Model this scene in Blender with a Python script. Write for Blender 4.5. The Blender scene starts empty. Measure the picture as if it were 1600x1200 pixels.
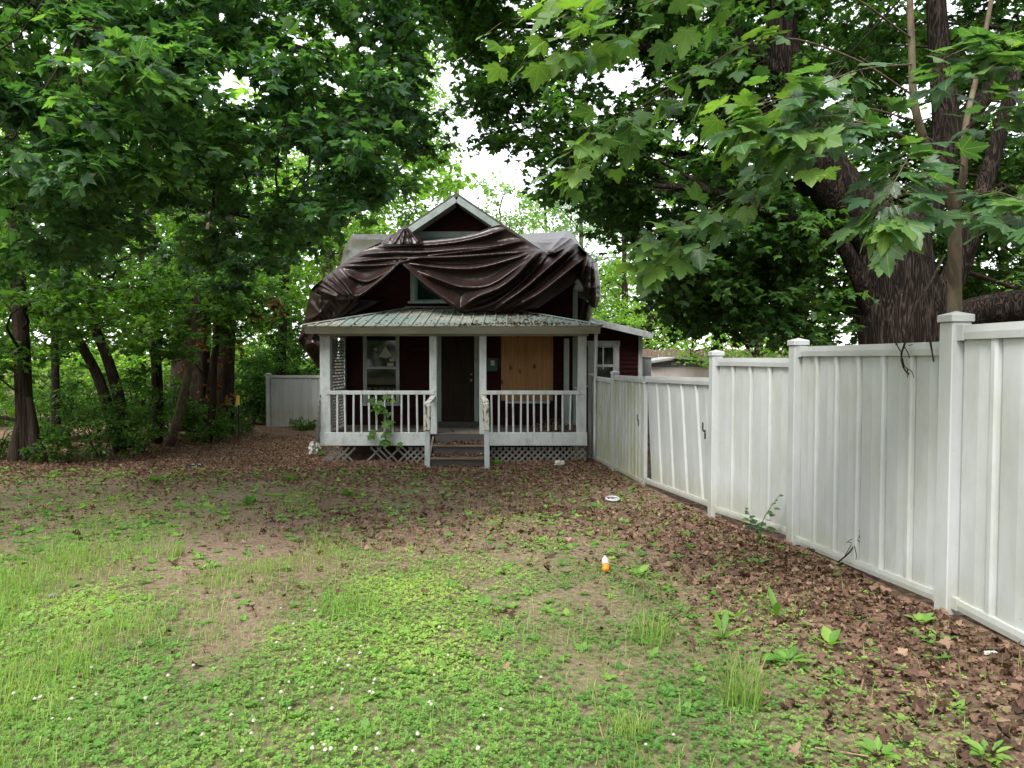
import bpy, bmesh, math, random
import numpy as np
from mathutils import Vector, Matrix

R = math.radians
rng = np.random.default_rng(7)
random.seed(7)
scene = bpy.context.scene
C = scene.collection

# ------------------------------------------------------------------ camera, sky, sun, exposure
F = 1110.0            # focal length in pixels of the 1600 px wide photograph
PITCH = R(2.06)
CAM_H = 1.6
cam = bpy.data.cameras.new('camera')
cam.sensor_width = 36.0
cam.lens = F / 1600 * 36.0
cam.clip_start = 0.05
cam.clip_end = 2000
camo = bpy.data.objects.new('camera', cam)
C.objects.link(camo)
camo.location = (0, 0, CAM_H)
camo.rotation_euler = (R(90) - PITCH, 0, 0)
scene.camera = camo

SUN_EL, SUN_AZ = R(58), R(215)     # azimuth clockwise from +Y: behind the camera, to the left
world = bpy.data.worlds.new('World')
scene.world = world
world.use_nodes = True
nt = world.node_tree
bg = nt.nodes['Background']
sky = nt.nodes.new('ShaderNodeTexSky')
sky.sky_type = 'NISHITA'
sky.sun_disc = False
sky.sun_elevation = SUN_EL
sky.sun_rotation = SUN_AZ
sky.air_density = 1.0
sky.dust_density = 1.0
sky.ozone_density = 1.0
hsv = nt.nodes.new('ShaderNodeHueSaturation')   # cloud cover: the sky is white, not blue
hsv.inputs['Saturation'].default_value = 0.16
nt.links.new(sky.outputs[0], hsv.inputs['Color'])
nt.links.new(hsv.outputs[0], bg.inputs[0])
bg.inputs[1].default_value = 0.15

sun = bpy.data.lights.new('sun', 'SUN')
sun.energy = 1.5
sun.angle = R(25)
sun.color = (1.0, 0.97, 0.92)
suno = bpy.data.objects.new('sun', sun)
C.objects.link(suno)
sd = Vector((math.sin(SUN_AZ) * math.cos(SUN_EL), math.cos(SUN_AZ) * math.cos(SUN_EL), math.sin(SUN_EL)))
suno.rotation_euler = sd.to_track_quat('Z', 'Y').to_euler()
suno.location = (0, 0, 30)

scene.view_settings.view_transform = 'Standard'
scene.view_settings.look = 'None'
scene.view_settings.exposure = 1.85
scene.view_settings.gamma = 1.0
cy = scene.cycles
cy.use_denoising = True
cy.max_bounces = 7
cy.diffuse_bounces = 4
cy.glossy_bounces = 2
cy.transmission_bounces = 5
cy.transparent_max_bounces = 6
cy.caustics_reflective = False
cy.caustics_refractive = False
cy.use_adaptive_sampling = True
cy.adaptive_threshold = 0.02

# ------------------------------------------------------------------ pixel <-> place
cp, sp = math.cos(PITCH), math.sin(PITCH)


def P(px, py, Y):
    u, v = (px - 800) / F, (600 - py) / F
    k = Y / (cp + v * sp)
    return Vector((u * k, Y, CAM_H + (-sp + v * cp) * k))


def PX(px, Y, py=560):
    return P(px, py, Y).x


def PZ(py, Y):
    return P(800, py, Y).z


def to_px(x, y, z):
    f = y * cp - (z - CAM_H) * sp
    up = y * sp + (z - CAM_H) * cp
    f = np.maximum(f, 0.05)
    return 800 + F * x / f, 600 - F * up / f


def gz(x, y):
    x = np.asarray(x, float)
    y = np.asarray(y, float)
    b = np.interp(y, [-40, 0, 3, 4.5, 6.6, 8.4, 11, 13.5, 15, 24, 45, 120, 600],
                  [0.1, 0.06, 0.0, -0.05, -0.15, -0.25, -0.38, -0.52, -0.60, -0.60, -0.5, 0.0, 0.3])
    n = 0.018 * np.sin(1.7 * x + 0.9 * y) + 0.014 * np.sin(3.1 * x - 2.3 * y + 1) + 0.008 * np.sin(6.3 * x + 5.1 * y)
    side = 0.10 * np.clip((x - 1.2) / 1.4, 0, 1) ** 2 * np.clip((10 - y) / 4, 0, 1)      # leaves banked against the fence
    return b + n * 0.8 + side * 0.25


def ground_at(px, py):
    """place on the ground seen at a pixel"""
    lo, hi = 1.5, 60.0
    for _ in range(50):
        m = (lo + hi) / 2
        p = P(px, py, m)
        if p.z > float(gz(p.x, m)):
            lo = m
        else:
            hi = m
    p = P(px, py, lo)
    return Vector((p.x, lo, float(gz(p.x, lo))))


# ------------------------------------------------------------------ objects
def link(o, parent=None):
    C.objects.link(o)
    if parent is not None:
        o.parent = parent
    return o


def tag(o, label=None, cat=None, group=None, kind=None):
    if label: o['label'] = label
    if cat: o['category'] = cat
    if group: o['group'] = group
    if kind: o['kind'] = kind
    return o


def empty(name, loc=(0, 0, 0), rz=0.0):
    o = bpy.data.objects.new(name, None)
    o.location = loc
    o.rotation_euler = (0, 0, rz)
    o.empty_display_size = 0.1
    return link(o)


def obj(name, me, mat=None, parent=None):
    """one mesh object; the mesh is in world space, so a parent's place is taken off again"""
    if mat is not None and len(me.materials) == 0:
        me.materials.append(mat)
    o = bpy.data.objects.new(name, me)
    link(o, parent)
    if parent is not None:
        top = parent
        m = Matrix.Identity(4)
        chain = []
        while top is not None:
            chain.append(top)
            top = top.parent
        for q in reversed(chain):
            m = m @ q.matrix_parent_inverse @ (Matrix.Translation(q.location) @ q.rotation_euler.to_matrix().to_4x4())
        o.matrix_parent_inverse = m.inverted()
    return o


def np_mesh(name, V, faces, smooth=False, attrs=None):
    """faces: list of (n, k) int arrays"""
    me = bpy.data.meshes.new(name)
    V = np.ascontiguousarray(V, np.float32)
    me.vertices.add(len(V))
    me.vertices.foreach_set('co', V.ravel())
    loops = np.concatenate([f.ravel() for f in faces]).astype(np.int32)
    counts = np.concatenate([np.full(len(f), f.shape[1]) for f in faces])
    starts = np.concatenate([[0], np.cumsum(counts)[:-1]]).astype(np.int32)
    me.loops.add(len(loops))
    me.loops.foreach_set('vertex_index', loops)
    me.polygons.add(len(counts))
    me.polygons.foreach_set('loop_start', starts)
    me.polygons.foreach_set('use_smooth', np.full(len(counts), bool(smooth)))
    for k, a in (attrs or {}).items():
        at = me.attributes.new(k, 'FLOAT', 'POINT')
        at.data.foreach_set('value', np.ascontiguousarray(a, np.float32))
    me.update(calc_edges=True)
    return me


def hull(pts):
    bm = bmesh.new()
    for p in pts:
        bm.verts.new(p)
    bmesh.ops.convex_hull(bm, input=bm.verts)
    for v in [v for v in bm.verts if not v.link_faces]:
        bm.verts.remove(v)
    me = bpy.data.meshes.new('m')
    bm.to_mesh(me)
    bm.free()
    return me


def box_pts(x0, x1, y0, y1, z0, z1, c):
    c = min(c, (x1 - x0) / 2.2, (y1 - y0) / 2.2, (z1 - z0) / 2.2)
    out = []
    for sx, X in ((1, x0), (-1, x1)):
        for sy, Y in ((1, y0), (-1, y1)):
            for sz, Z in ((1, z0), (-1, z1)):
                out += [(X, Y + sy * c, Z + sz * c), (X + sx * c, Y, Z + sz * c), (X + sx * c, Y + sy * c, Z)]
    return out


def box(name, parent, mat, x0, x1, y0, y1, z0, z1, c=0.006):
    return obj(name, hull(box_pts(min(x0, x1), max(x0, x1), min(y0, y1), max(y0, y1), min(z0, z1), max(z0, z1), c)), mat, parent)


def beam_pts(p0, p1, w, h, side=None, c=0.005):
    """a squared timber from p0 to p1; w along `side`, h across"""
    p0, p1 = Vector(p0), Vector(p1)
    d = (p1 - p0)
    L = d.length
    d.normalize()
    s = Vector(side) if side else (Vector((0, 0, 1)).cross(d) if abs(d.z) < 0.95 else Vector((1, 0, 0)))
    s = (s - d * s.dot(d)).normalized()
    u = d.cross(s)
    return [p0 + d * (a + L / 2) + s * b + u * e for a, b, e in box_pts(-L / 2, L / 2, -w / 2, w / 2, -h / 2, h / 2, c)]


def beam(name, parent, mat, p0, p1, w, h, side=None, c=0.005):
    return obj(name, hull(beam_pts(p0, p1, w, h, side, c)), mat, parent)


def tube_arrays(Ps, Rs, sides, wob=0.0, cap=False):
    """Ps (T,n,3), Rs (T,n): T tubes at once"""
    Ps = np.asarray(Ps, float)
    Rs = np.asarray(Rs, float)
    T, n, _ = Ps.shape
    tan = np.gradient(Ps, axis=1)
    tan /= np.linalg.norm(tan, axis=2, keepdims=True) + 1e-9
    mean = tan.mean(axis=1, keepdims=True)
    ref = np.where(np.abs(mean[..., 2:3]) > 0.8, np.array([1.0, 0.1, 0.0]), np.array([0.05, 0.1, 1.0]))
    s = np.cross(tan, np.broadcast_to(ref, tan.shape))
    s /= np.linalg.norm(s, axis=2, keepdims=True) + 1e-9
    u = np.cross(tan, s)
    a = np.linspace(0, 2 * np.pi, sides, endpoint=False)
    rad = Rs[:, :, None] * np.ones(sides)
    if wob:
        ph = rng.uniform(0, 6.28, (T, 4, 1, 1))
        zz = np.linspace(0, 1, n)[None, :, None] * 5
        A = a[None, None, :]
        rad = rad * (1 + wob * (np.sin(3 * A + ph[:, 0] + zz * 0.3) + 0.7 * np.sin(5 * A + ph[:, 1] - zz * 0.5) + 0.5 * np.sin(9 * A + ph[:, 2] + zz * 1.1)
                                + 0.4 * np.sin(2.2 * zz + 2 * A + ph[:, 3])))
    V = Ps[:, :, None, :] + rad[..., None] * (np.cos(a)[None, None, :, None] * s[:, :, None, :] + np.sin(a)[None, None, :, None] * u[:, :, None, :])
    idx = np.arange(T * n * sides).reshape(T, n, sides)
    q = np.stack([idx[:, :-1], np.roll(idx, -1, 2)[:, :-1], np.roll(idx, -1, 2)[:, 1:], idx[:, 1:]], -1).reshape(-1, 4)
    return V.reshape(-1, 3), q


def smooth_path(pts, n):
    """Catmull-Rom through pts (k,3+): n samples"""
    pts = np.asarray([tuple(p) for p in pts], float)
    k = len(pts)
    ext = np.vstack([2 * pts[0] - pts[1], pts, 2 * pts[-1] - pts[-2]])
    t = np.linspace(0, k - 1 - 1e-6, n)
    i = t.astype(int)
    f = (t - i)[:, None]
    a, b, c, d = ext[i], ext[i + 1], ext[i + 2], ext[i + 3]
    return 0.5 * ((2 * b) + (c - a) * f + (2 * a - 5 * b + 4 * c - d) * f ** 2 + (3 * b - 3 * c + d - a) * f ** 3)


def tube_mesh(paths, sides=8, wob=0.0):
    """paths: list of (pts, radii) of any length"""
    Vs, Fs, o = [], [], 0
    for pts, rad in paths:
        V, q = tube_arrays(np.asarray(pts)[None], np.asarray(rad)[None], sides, wob)
        n = len(pts)
        caps = [np.arange(sides)[::-1][None] + o, np.arange(sides)[None] + o + (n - 1) * sides]
        Vs.append(V)
        Fs.append((q + o, caps))
        o += len(V)
    faces = [np.vstack([f[0] for f in Fs])]
    faces.append(np.vstack([c for f in Fs for c in f[1]]))
    return np_mesh('m', np.vstack(Vs), faces, True)


def tube(name, parent, mat, pts, r0, r1=None, sides=8, n=12):
    p = smooth_path(pts, n)
    r1 = r0 if r1 is None else r1
    return obj(name, tube_mesh([(p, np.linspace(r0, r1, n))], sides), mat, parent)


# ------------------------------------------------------------------ materials
def new_mat(name):
    m = bpy.data.materials.new(name)
    m.use_nodes = True
    t = m.node_tree
    b = t.nodes['Principled BSDF']
    return m, t, b


def coords(t, scale=(1, 1, 1), kind='Object'):
    tc = t.nodes.new('ShaderNodeTexCoord')
    mp = t.nodes.new('ShaderNodeMapping')
    mp.inputs['Scale'].default_value = scale
    t.links.new(tc.outputs[kind], mp.inputs[0])
    return mp.outputs[0]


def noise(t, vec, scale, detail=5, rough=0.6, dist=0.0):
    n = t.nodes.new('ShaderNodeTexNoise')
    n.inputs['Scale'].default_value = scale
    n.inputs['Detail'].default_value = detail
    n.inputs['Roughness'].default_value = rough
    n.inputs['Distortion'].default_value = dist
    t.links.new(vec, n.inputs['Vector'])
    return n.outputs['Fac']


def ramp(t, fac, stops):
    r = t.nodes.new('ShaderNodeValToRGB')
    el = r.color_ramp.elements
    while len(el) < len(stops):
        el.new(0.5)
    for e, (p, c) in zip(el, stops):
        e.position = p
        e.color = (*c, 1) if len(c) == 3 else c
    t.links.new(fac, r.inputs[0])
    return r.outputs[0]


def mixc(t, fac, a, b, mode='MIX'):
    m = t.nodes.new('ShaderNodeMix')
    m.data_type = 'RGBA'
    m.blend_type = mode
    for s, v in ((m.inputs[0], fac), (m.inputs[6], a), (m.inputs[7], b)):
        if hasattr(v, 'is_linked'):
            t.links.new(v, s)
        elif isinstance(v, (int, float)):
            s.default_value = v
        else:
            s.default_value = (*v, 1)
    return m.outputs[2]


def bump(t, b, h, strength, dist=0.02):
    n = t.nodes.new('ShaderNodeBump')
    n.inputs['Strength'].default_value = strength
    n.inputs['Distance'].default_value = dist
    t.links.new(h, n.inputs['Height'])
    t.links.new(n.outputs[0], b.inputs['Normal'])


def worn(name, base, dirt, scale=3.0, lo=0.45, hi=0.75, rough=0.6, stretch=(1, 1, 1), bmp=0.15, fine=40, spec=0.3):
    """a coat of colour with dirt or wear that shows in patches"""
    m, t, b = new_mat(name)
    v = coords(t, stretch)
    f = noise(t, v, scale, 8, 0.65)
    col = ramp(t, f, [(lo, base), (hi, dirt)])
    g = noise(t, v, fine, 4)
    col = mixc(t, 0.25, col, ramp(t, g, [(0.3, (0.55, 0.55, 0.55)), (0.7, (1, 1, 1))]), 'MULTIPLY')
    t.links.new(col, b.inputs['Base Color'])
    b.inputs['Roughness'].default_value = rough
    b.inputs['Specular IOR Level'].default_value = spec
    bump(t, b, g, bmp, 0.01)
    return m


def leaf_mat(name, dark, mid, light, trans=0.42, rough=0.5, gloss=0.3):
    m, t, b = new_mat(name)
    a = t.nodes.new('ShaderNodeAttribute')
    a.attribute_name = 'tint'
    col = ramp(t, a.outputs['Fac'], [(0.0, dark), (0.5, mid), (1.0, light)])
    v = coords(t)
    col = mixc(t, 0.3, col, ramp(t, noise(t, v, 30, 2), [(0.3, (0.6, 0.62, 0.6)), (0.7, (1.15, 1.1, 1.0))]), 'MULTIPLY')
    t.links.new(col, b.inputs['Base Color'])
    b.inputs['Roughness'].default_value = rough
    b.inputs['Specular IOR Level'].default_value = gloss
    tr = t.nodes.new('ShaderNodeBsdfTranslucent')
    tc = mixc(t, 1.0, col, (1.9, 2.1, 0.75), 'MULTIPLY')
    t.links.new(tc, tr.inputs[0])
    mx = t.nodes.new('ShaderNodeMixShader')
    mx.inputs[0].default_value = trans
    t.links.new(b.outputs[0], mx.inputs[1])
    t.links.new(tr.outputs[0], mx.inputs[2])
    t.links.new(mx.outputs[0], t.nodes['Material Output'].inputs[0])
    return m


def veined(name, src):
    """the same leaf seen close: pale veins from the stalk, yellowed spots (leaf space: stalk at 0, tip at y = 1)"""
    m = M[src].copy()
    m.name = name
    t = m.node_tree
    b = t.nodes['Principled BSDF']
    tr = next(n for n in t.nodes if n.type == 'BSDF_TRANSLUCENT')
    col = b.inputs['Base Color'].links[0].from_socket

    def ma(op, x, y=None):
        n = t.nodes.new('ShaderNodeMath')
        n.operation = op
        for i, q in enumerate((x, y)):
            if q is None:
                continue
            if hasattr(q, 'is_linked'):
                t.links.new(q, n.inputs[i])
            else:
                n.inputs[i].default_value = q
        return n.outputs[0]
    v = coords(t)
    sx = t.nodes.new('ShaderNodeSeparateXYZ')
    t.links.new(v, sx.inputs[0])
    yy = ma('ADD', sx.outputs[1], -0.02)
    ang = ma('ABSOLUTE', ma('ARCTAN2', sx.outputs[0], yy))
    rr = ma('SQRT', ma('ADD', ma('MULTIPLY', sx.outputs[0], sx.outputs[0]), ma('MULTIPLY', yy, yy)))
    d = ma('MINIMUM', ang, ma('MINIMUM', ma('ABSOLUTE', ma('ADD', ang, -0.80)), ma('ABSOLUTE', ma('ADD', ang, -1.5))))
    dist = ma('MULTIPLY', d, rr)
    k = ramp(t, dist, [(0.008, (0.6, 0.6, 0.6)), (0.022, (0, 0, 0))])
    c2 = mixc(t, k, col, (0.20, 0.27, 0.10))
    info = t.nodes.new('ShaderNodeObjectInfo')
    sp_ = noise(t, v, 5.0, 4)
    th = ma('ADD', sp_, ma('MULTIPLY', info.outputs['Random'], 0.10))
    c2 = mixc(t, ramp(t, th, [(0.66, (0, 0, 0)), (0.74, (0.7, 0.7, 0.7))]), c2, (0.20, 0.17, 0.045))
    t.links.new(c2, b.inputs['Base Color'])
    t.links.new(mixc(t, 1.0, c2, (1.9, 2.1, 0.75), 'MULTIPLY'), tr.inputs[0])
    bump(t, b, dist, 0.25, 0.02)
    return m


def bark_mat(name, dark, light, sc=9.0, stretch=0.18, strength=0.9, dist=0.05, moss=None, furrow=False):
    m, t, b = new_mat(name)
    v = coords(t, (1, 1, stretch))
    ridge = noise(t, v, sc, 6, 0.6, 1.4)
    if furrow:
        # long interlacing ridges: thin dark furrows along the zero lines of a stretched noise
        f1 = noise(t, coords(t, (1, 1, stretch)), sc * 1.3, 3, 0.5, 0.35)
        w = t.nodes.new('ShaderNodeMath'); w.operation = 'PINGPONG'; w.inputs[1].default_value = 0.06
        t.links.new(f1, w.inputs[0])
        w2 = t.nodes.new('ShaderNodeMath'); w2.operation = 'MULTIPLY'; w2.inputs[1].default_value = 14.0
        t.links.new(w.outputs[0], w2.inputs[0])
        w3 = t.nodes.new('ShaderNodeMath'); w3.operation = 'MULTIPLY_ADD'; w3.inputs[1].default_value = 0.5; w3.inputs[2].default_value = 0.0
        t.links.new(ridge, w3.inputs[0])
        w4 = t.nodes.new('ShaderNodeMath'); w4.operation = 'MULTIPLY_ADD'; w4.inputs[1].default_value = 0.42
        t.links.new(w2.outputs[0], w4.inputs[0]); t.links.new(w3.outputs[0], w4.inputs[2])
        ridge = w4.outputs[0]
    col = ramp(t, ridge, [(0.36, dark), (0.62, light)])
    big = noise(t, coords(t), 1.3, 4)
    col = mixc(t, 0.5, col, ramp(t, big, [(0.3, (0.55, 0.52, 0.5)), (0.7, (1.15, 1.1, 1.05))]), 'MULTIPLY')
    if moss:
        col = mixc(t, ramp(t, noise(t, coords(t), 2.2, 5), [(0.55, (0, 0, 0)), (0.7, (0.6, 0.6, 0.6))]), col, moss)
    t.links.new(col, b.inputs['Base Color'])
    b.inputs['Roughness'].default_value = 0.95
    b.inputs['Specular IOR Level'].default_value = 0.1
    bump(t, b, ridge, strength, dist)
    return m


M = {}
M['white_trim'] = worn('white_trim', (0.47, 0.50, 0.50), (0.20, 0.19, 0.16), 6.0, 0.48, 0.85, 0.6, (1, 1, 0.4))
M['peeling'] = worn('peeling_paint', (0.62, 0.61, 0.55), (0.16, 0.10, 0.06), 16, 0.50, 0.57, 0.8, (1, 1, 0.35), 0.5)
M['sage_trim'] = worn('sage_trim', (0.30, 0.35, 0.33), (0.18, 0.20, 0.18), 4, 0.45, 0.8, 0.6)
M['teal'] = worn('teal_frame', (0.12, 0.24, 0.24), (0.08, 0.14, 0.14), 6)
M['gutter'] = worn('gutter_cream', (0.37, 0.37, 0.31), (0.2, 0.19, 0.15), 2.5, 0.5, 0.8, 0.45, (0.4, 1, 3))
M['red_siding'] = worn('dark_red_siding', (0.040, 0.010, 0.010), (0.018, 0.007, 0.007), 2.5, 0.35, 0.7, 0.85, (1, 1, 4), 0.3, 40, 0.12)
M['core'] = worn('wall_core', (0.05, 0.02, 0.02), (0.03, 0.015, 0.015), 2)
M['shingle'] = worn('roof_shingle', (0.06, 0.06, 0.058), (0.11, 0.11, 0.10), 8, 0.4, 0.7, 0.95)
M['door'] = worn('brown_door', (0.036, 0.025, 0.017), (0.016, 0.012, 0.009), 3, 0.35, 0.7, 0.8, (4, 4, 0.5), 0.15, 40, 0.12)
M['deck'] = worn('deck_boards', (0.16, 0.14, 0.12), (0.07, 0.06, 0.05), 3, 0.35, 0.7, 0.85, (0.4, 3, 3))
M['riser'] = worn('grey_riser', (0.070, 0.068, 0.068), (0.07, 0.045, 0.035), 3, 0.5, 0.75, 0.8, (0.6, 1, 1))
M['tread'] = worn('tread', (0.13, 0.095, 0.065), (0.06, 0.045, 0.03), 4, 0.4, 0.7, 0.85, (0.5, 3, 1))
M['lattice'] = worn('grey_lattice', (0.20, 0.19, 0.17), (0.10, 0.09, 0.08), 5, 0.4, 0.75, 0.85)
M['black'] = worn('black_metal', (0.02, 0.02, 0.02), (0.05, 0.045, 0.04), 6)
M['brass'] = worn('dull_brass', (0.35, 0.30, 0.2), (0.2, 0.17, 0.12), 6, rough=0.35)
M['paper'] = worn('paper', (0.5, 0.49, 0.44), (0.34, 0.33, 0.29), 4)
M['yellow'] = worn('yellow_marker', (0.7, 0.5, 0.08), (0.5, 0.35, 0.08), 4)
M['mailbox'] = worn('green_mailbox', (0.03, 0.06, 0.06), (0.02, 0.035, 0.035), 5, rough=0.4)
M['tin'] = worn('grey_tin', (0.33, 0.36, 0.36), (0.25, 0.26, 0.26), 2)
M['pink_wall'] = worn('pale_shed_wall', (0.52, 0.47, 0.45), (0.4, 0.37, 0.35), 2)
M['shed_blue'] = worn('shed_blue_trim', (0.17, 0.19, 0.23), (0.10, 0.11, 0.13), 5)
M['wood_fence'] = worn('brown_board_fence', (0.22, 0.15, 0.12), (0.14, 0.10, 0.08), 5, stretch=(3, 1, 0.3))
M['plastic'] = worn('white_plastic', (0.5, 0.5, 0.52), (0.32, 0.32, 0.32), 6, rough=0.4)
M['orange'] = worn('orange_plastic', (0.85, 0.22, 0.02), (0.7, 0.17, 0.02), 6, rough=0.35)
M['pink'] = worn('pink_label', (0.75, 0.35, 0.33), (0.8, 0.7, 0.68), 20, rough=0.4)
M['cable'] = worn('black_cable', (0.025, 0.025, 0.025), (0.04, 0.04, 0.04), 4)


def make_glass():
    m, t, b = new_mat('window_glass')
    b.inputs['Base Color'].default_value = (0.008, 0.012, 0.010, 1)
    b.inputs['Roughness'].default_value = 0.05
    b.inputs['Specular IOR Level'].default_value = 0.4
    bump(t, b, noise(t, coords(t), 2.0, 2), 0.05, 0.02)
    return m


def make_plywood():
    m, t, b = new_mat('plywood')
    v = coords(t, (7, 1, 0.5))
    f = noise(t, v, 3.0, 7, 0.6, 0.6)
    col = ramp(t, f, [(0.3, (0.29, 0.14, 0.055)), (0.7, (0.45, 0.245, 0.10))])
    stain = noise(t, coords(t, (1, 1, 0.35)), 1.6, 4)
    col = mixc(t, 0.5, col, ramp(t, stain, [(0.35, (0.6, 0.52, 0.45)), (0.65, (1.05, 1, 0.95))]), 'MULTIPLY')
    vo = t.nodes.new('ShaderNodeTexVoronoi')          # knots
    vo.voronoi_dimensions = '2D'
    vo.inputs['Scale'].default_value = 2.9
    sx = t.nodes.new('ShaderNodeSeparateXYZ')
    cx = t.nodes.new('ShaderNodeCombineXYZ')
    t.links.new(coords(t, (1, 1, .62)), sx.inputs[0])
    t.links.new(sx.outputs[0], cx.inputs[0])
    t.links.new(sx.outputs[2], cx.inputs[1])
    t.links.new(cx.outputs[0], vo.inputs['Vector'])
    k = ramp(t, vo.outputs['Distance'], [(0.05, (1, 1, 1)), (0.15, (0, 0, 0))])
    sc_ = t.nodes.new('ShaderNodeSeparateColor')
    t.links.new(vo.outputs['Color'], sc_.inputs[0])
    k = mixc(t, ramp(t, sc_.outputs[1], [(0.28, (0, 0, 0)), (0.34, (1, 1, 1))]), (0, 0, 0), k)
    col = mixc(t, k, col, (0.07, 0.03, 0.016))
    t.links.new(col, b.inputs['Base Color'])
    b.inputs['Roughness'].default_value = 0.75
    return m


def make_vinyl(name, mildew, amount, lo, hi):
    """white vinyl: grey grime all over, green mildew in vertical streaks"""
    m, t, b = new_mat(name)
    g = noise(t, coords(t, (1, 1, 0.6)), 1.7, 8, 0.65)
    col = ramp(t, g, [(0.3, (0.345, 0.355, 0.345)), (0.72, (0.47, 0.485, 0.485))])
    s = noise(t, coords(t, (1, 1, 0.3)), 3.4, 8, 0.72)
    k = ramp(t, s, [(lo, (0, 0, 0)), (hi, (amount,) * 3)])
    col = mixc(t, k, col, mildew)
    sx = t.nodes.new('ShaderNodeSeparateXYZ')          # algae and soil splash near the foot of the boards
    t.links.new(coords(t), sx.inputs[0])
    mr = t.nodes.new('ShaderNodeMapRange')
    for i_, v_ in ((1, 0.6), (2, -0.1), (3, 0.0), (4, 0.42)):
        mr.inputs[i_].default_value = v_
    t.links.new(sx.outputs[2], mr.inputs[0])
    ad = t.nodes.new('ShaderNodeMath')
    ad.operation = 'MULTIPLY'
    t.links.new(mr.outputs[0], ad.inputs[0])
    t.links.new(noise(t, coords(t, (1, 1, .5)), 7, 7, .7), ad.inputs[1])
    col = mixc(t, ramp(t, ad.outputs[0], [(0.10, (0, 0, 0)), (0.34, (0.75, 0.75, 0.75))]), col, (0.26, 0.24, 0.13))
    sp_ = noise(t, coords(t), 60, 2)
    col = mixc(t, ramp(t, sp_, [(0.735, (0, 0, 0)), (0.77, (0.75, 0.75, 0.75))]), col, (0.10, 0.10, 0.09))
    t.links.new(col, b.inputs['Base Color'])
    b.inputs['Roughness'].default_value = 0.45
    bump(t, b, g, 0.05, 0.01)
    return m


def make_tarp():
    m, t, b = new_mat('brown_tarp')
    v = coords(t)
    n1 = noise(t, v, 1.6, 6, 0.6, 0.6)
    n2 = noise(t, coords(t, (1, 1, 2.2)), 9, 5, 0.6, 1.0)
    col = ramp(t, n1, [(0.3, (0.015, 0.008, 0.007)), (0.7, (0.031, 0.0165, 0.0138))])
    t.links.new(col, b.inputs['Base Color'])
    b.inputs['Roughness'].default_value = 0.32
    b.inputs['Specular IOR Level'].default_value = 0.34
    h = t.nodes.new('ShaderNodeMath')
    h.operation = 'MULTIPLY_ADD'
    h.inputs[1].default_value = 0.35
    t.links.new(n2, h.inputs[0])
    t.links.new(n1, h.inputs[2])
    bump(t, b, h.outputs[0], 0.08, 0.04)
    return m


def make_metal_roof():
    m, t, b = new_mat('porch_roof_metal')
    f = noise(t, coords(t, (0.6, 1, 1)), 1.1, 4)
    col = ramp(t, f, [(0.38, (0.15, 0.20, 0.18)), (0.56, (0.24, 0.24, 0.195))])
    d = noise(t, coords(t), 12, 6, 0.7)
    col = mixc(t, ramp(t, d, [(0.55, (0, 0, 0)), (0.72, (0.6, 0.6, 0.6))]), col, (0.09, 0.07, 0.05))
    t.links.new(col, b.inputs['Base Color'])
    b.inputs['Roughness'].default_value = 0.5
    return m


def make_ground():
    m, t, b = new_mat('soil_and_litter')
    v = coords(t)
    big = noise(t, v, 0.8, 6, 0.6)
    fine = noise(t, v, 34, 6, 0.75)
    dirt = ramp(t, fine, [(0.28, (0.10, 0.070, 0.050)), (0.5, (0.215, 0.158, 0.115)), (0.75, (0.34, 0.265, 0.20))])
    dirt = mixc(t, 0.6, dirt, ramp(t, big, [(0.35, (0.75, 0.72, 0.7)), (0.65, (1.1, 1.08, 1.05))]), 'MULTIPLY')
    vo = t.nodes.new('ShaderNodeTexVoronoi')
    vo.inputs['Scale'].default_value = 17
    vo.inputs['Randomness'].default_value = 1
    t.links.new(v, vo.inputs['Vector'])
    sep = t.nodes.new('ShaderNodeSeparateColor')
    t.links.new(vo.outputs['Color'], sep.inputs[0])
    lit = ramp(t, sep.outputs[0], [(0.0, (0.06, 0.036, 0.027)), (0.5, (0.15, 0.088, 0.062)), (0.85, (0.24, 0.15, 0.108)), (1.0, (0.34, 0.24, 0.17))])
    lit = mixc(t, 0.7, lit, ramp(t, fine, [(0.3, (0.45, 0.42, 0.4)), (0.7, (1.2, 1.15, 1.1))]), 'MULTIPLY')
    a = t.nodes.new('ShaderNodeAttribute')
    a.attribute_name = 'litter'
    col = mixc(t, a.outputs['Fac'], dirt, lit)
    g = t.nodes.new('ShaderNodeAttribute')
    g.attribute_name = 'green'
    gf = t.nodes.new('ShaderNodeMath')
    gf.operation = 'MULTIPLY'
    t.links.new(g.outputs['Fac'], gf.inputs[0])
    t.links.new(ramp(t, noise(t, v, 5, 5), [(0.35, (0.2, 0.2, 0.2)), (0.65, (0.95, 0.95, 0.95))]), gf.inputs[1])
    col = mixc(t, gf.outputs[0], col, ramp(t, fine, [(0.3, (0.05, 0.075, 0.02)), (0.7, (0.13, 0.17, 0.05))]))
    t.links.new(col, b.inputs['Base Color'])
    b.inputs['Roughness'].default_value = 0.95
    b.inputs['Specular IOR Level'].default_value = 0.15
    h = t.nodes.new('ShaderNodeMath')
    h.operation = 'ADD'
    t.links.new(fine, h.inputs[0])
    t.links.new(vo.outputs['Distance'], h.inputs[1])
    bump(t, b, h.outputs[0], 0.7, 0.03)
    return m


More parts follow.
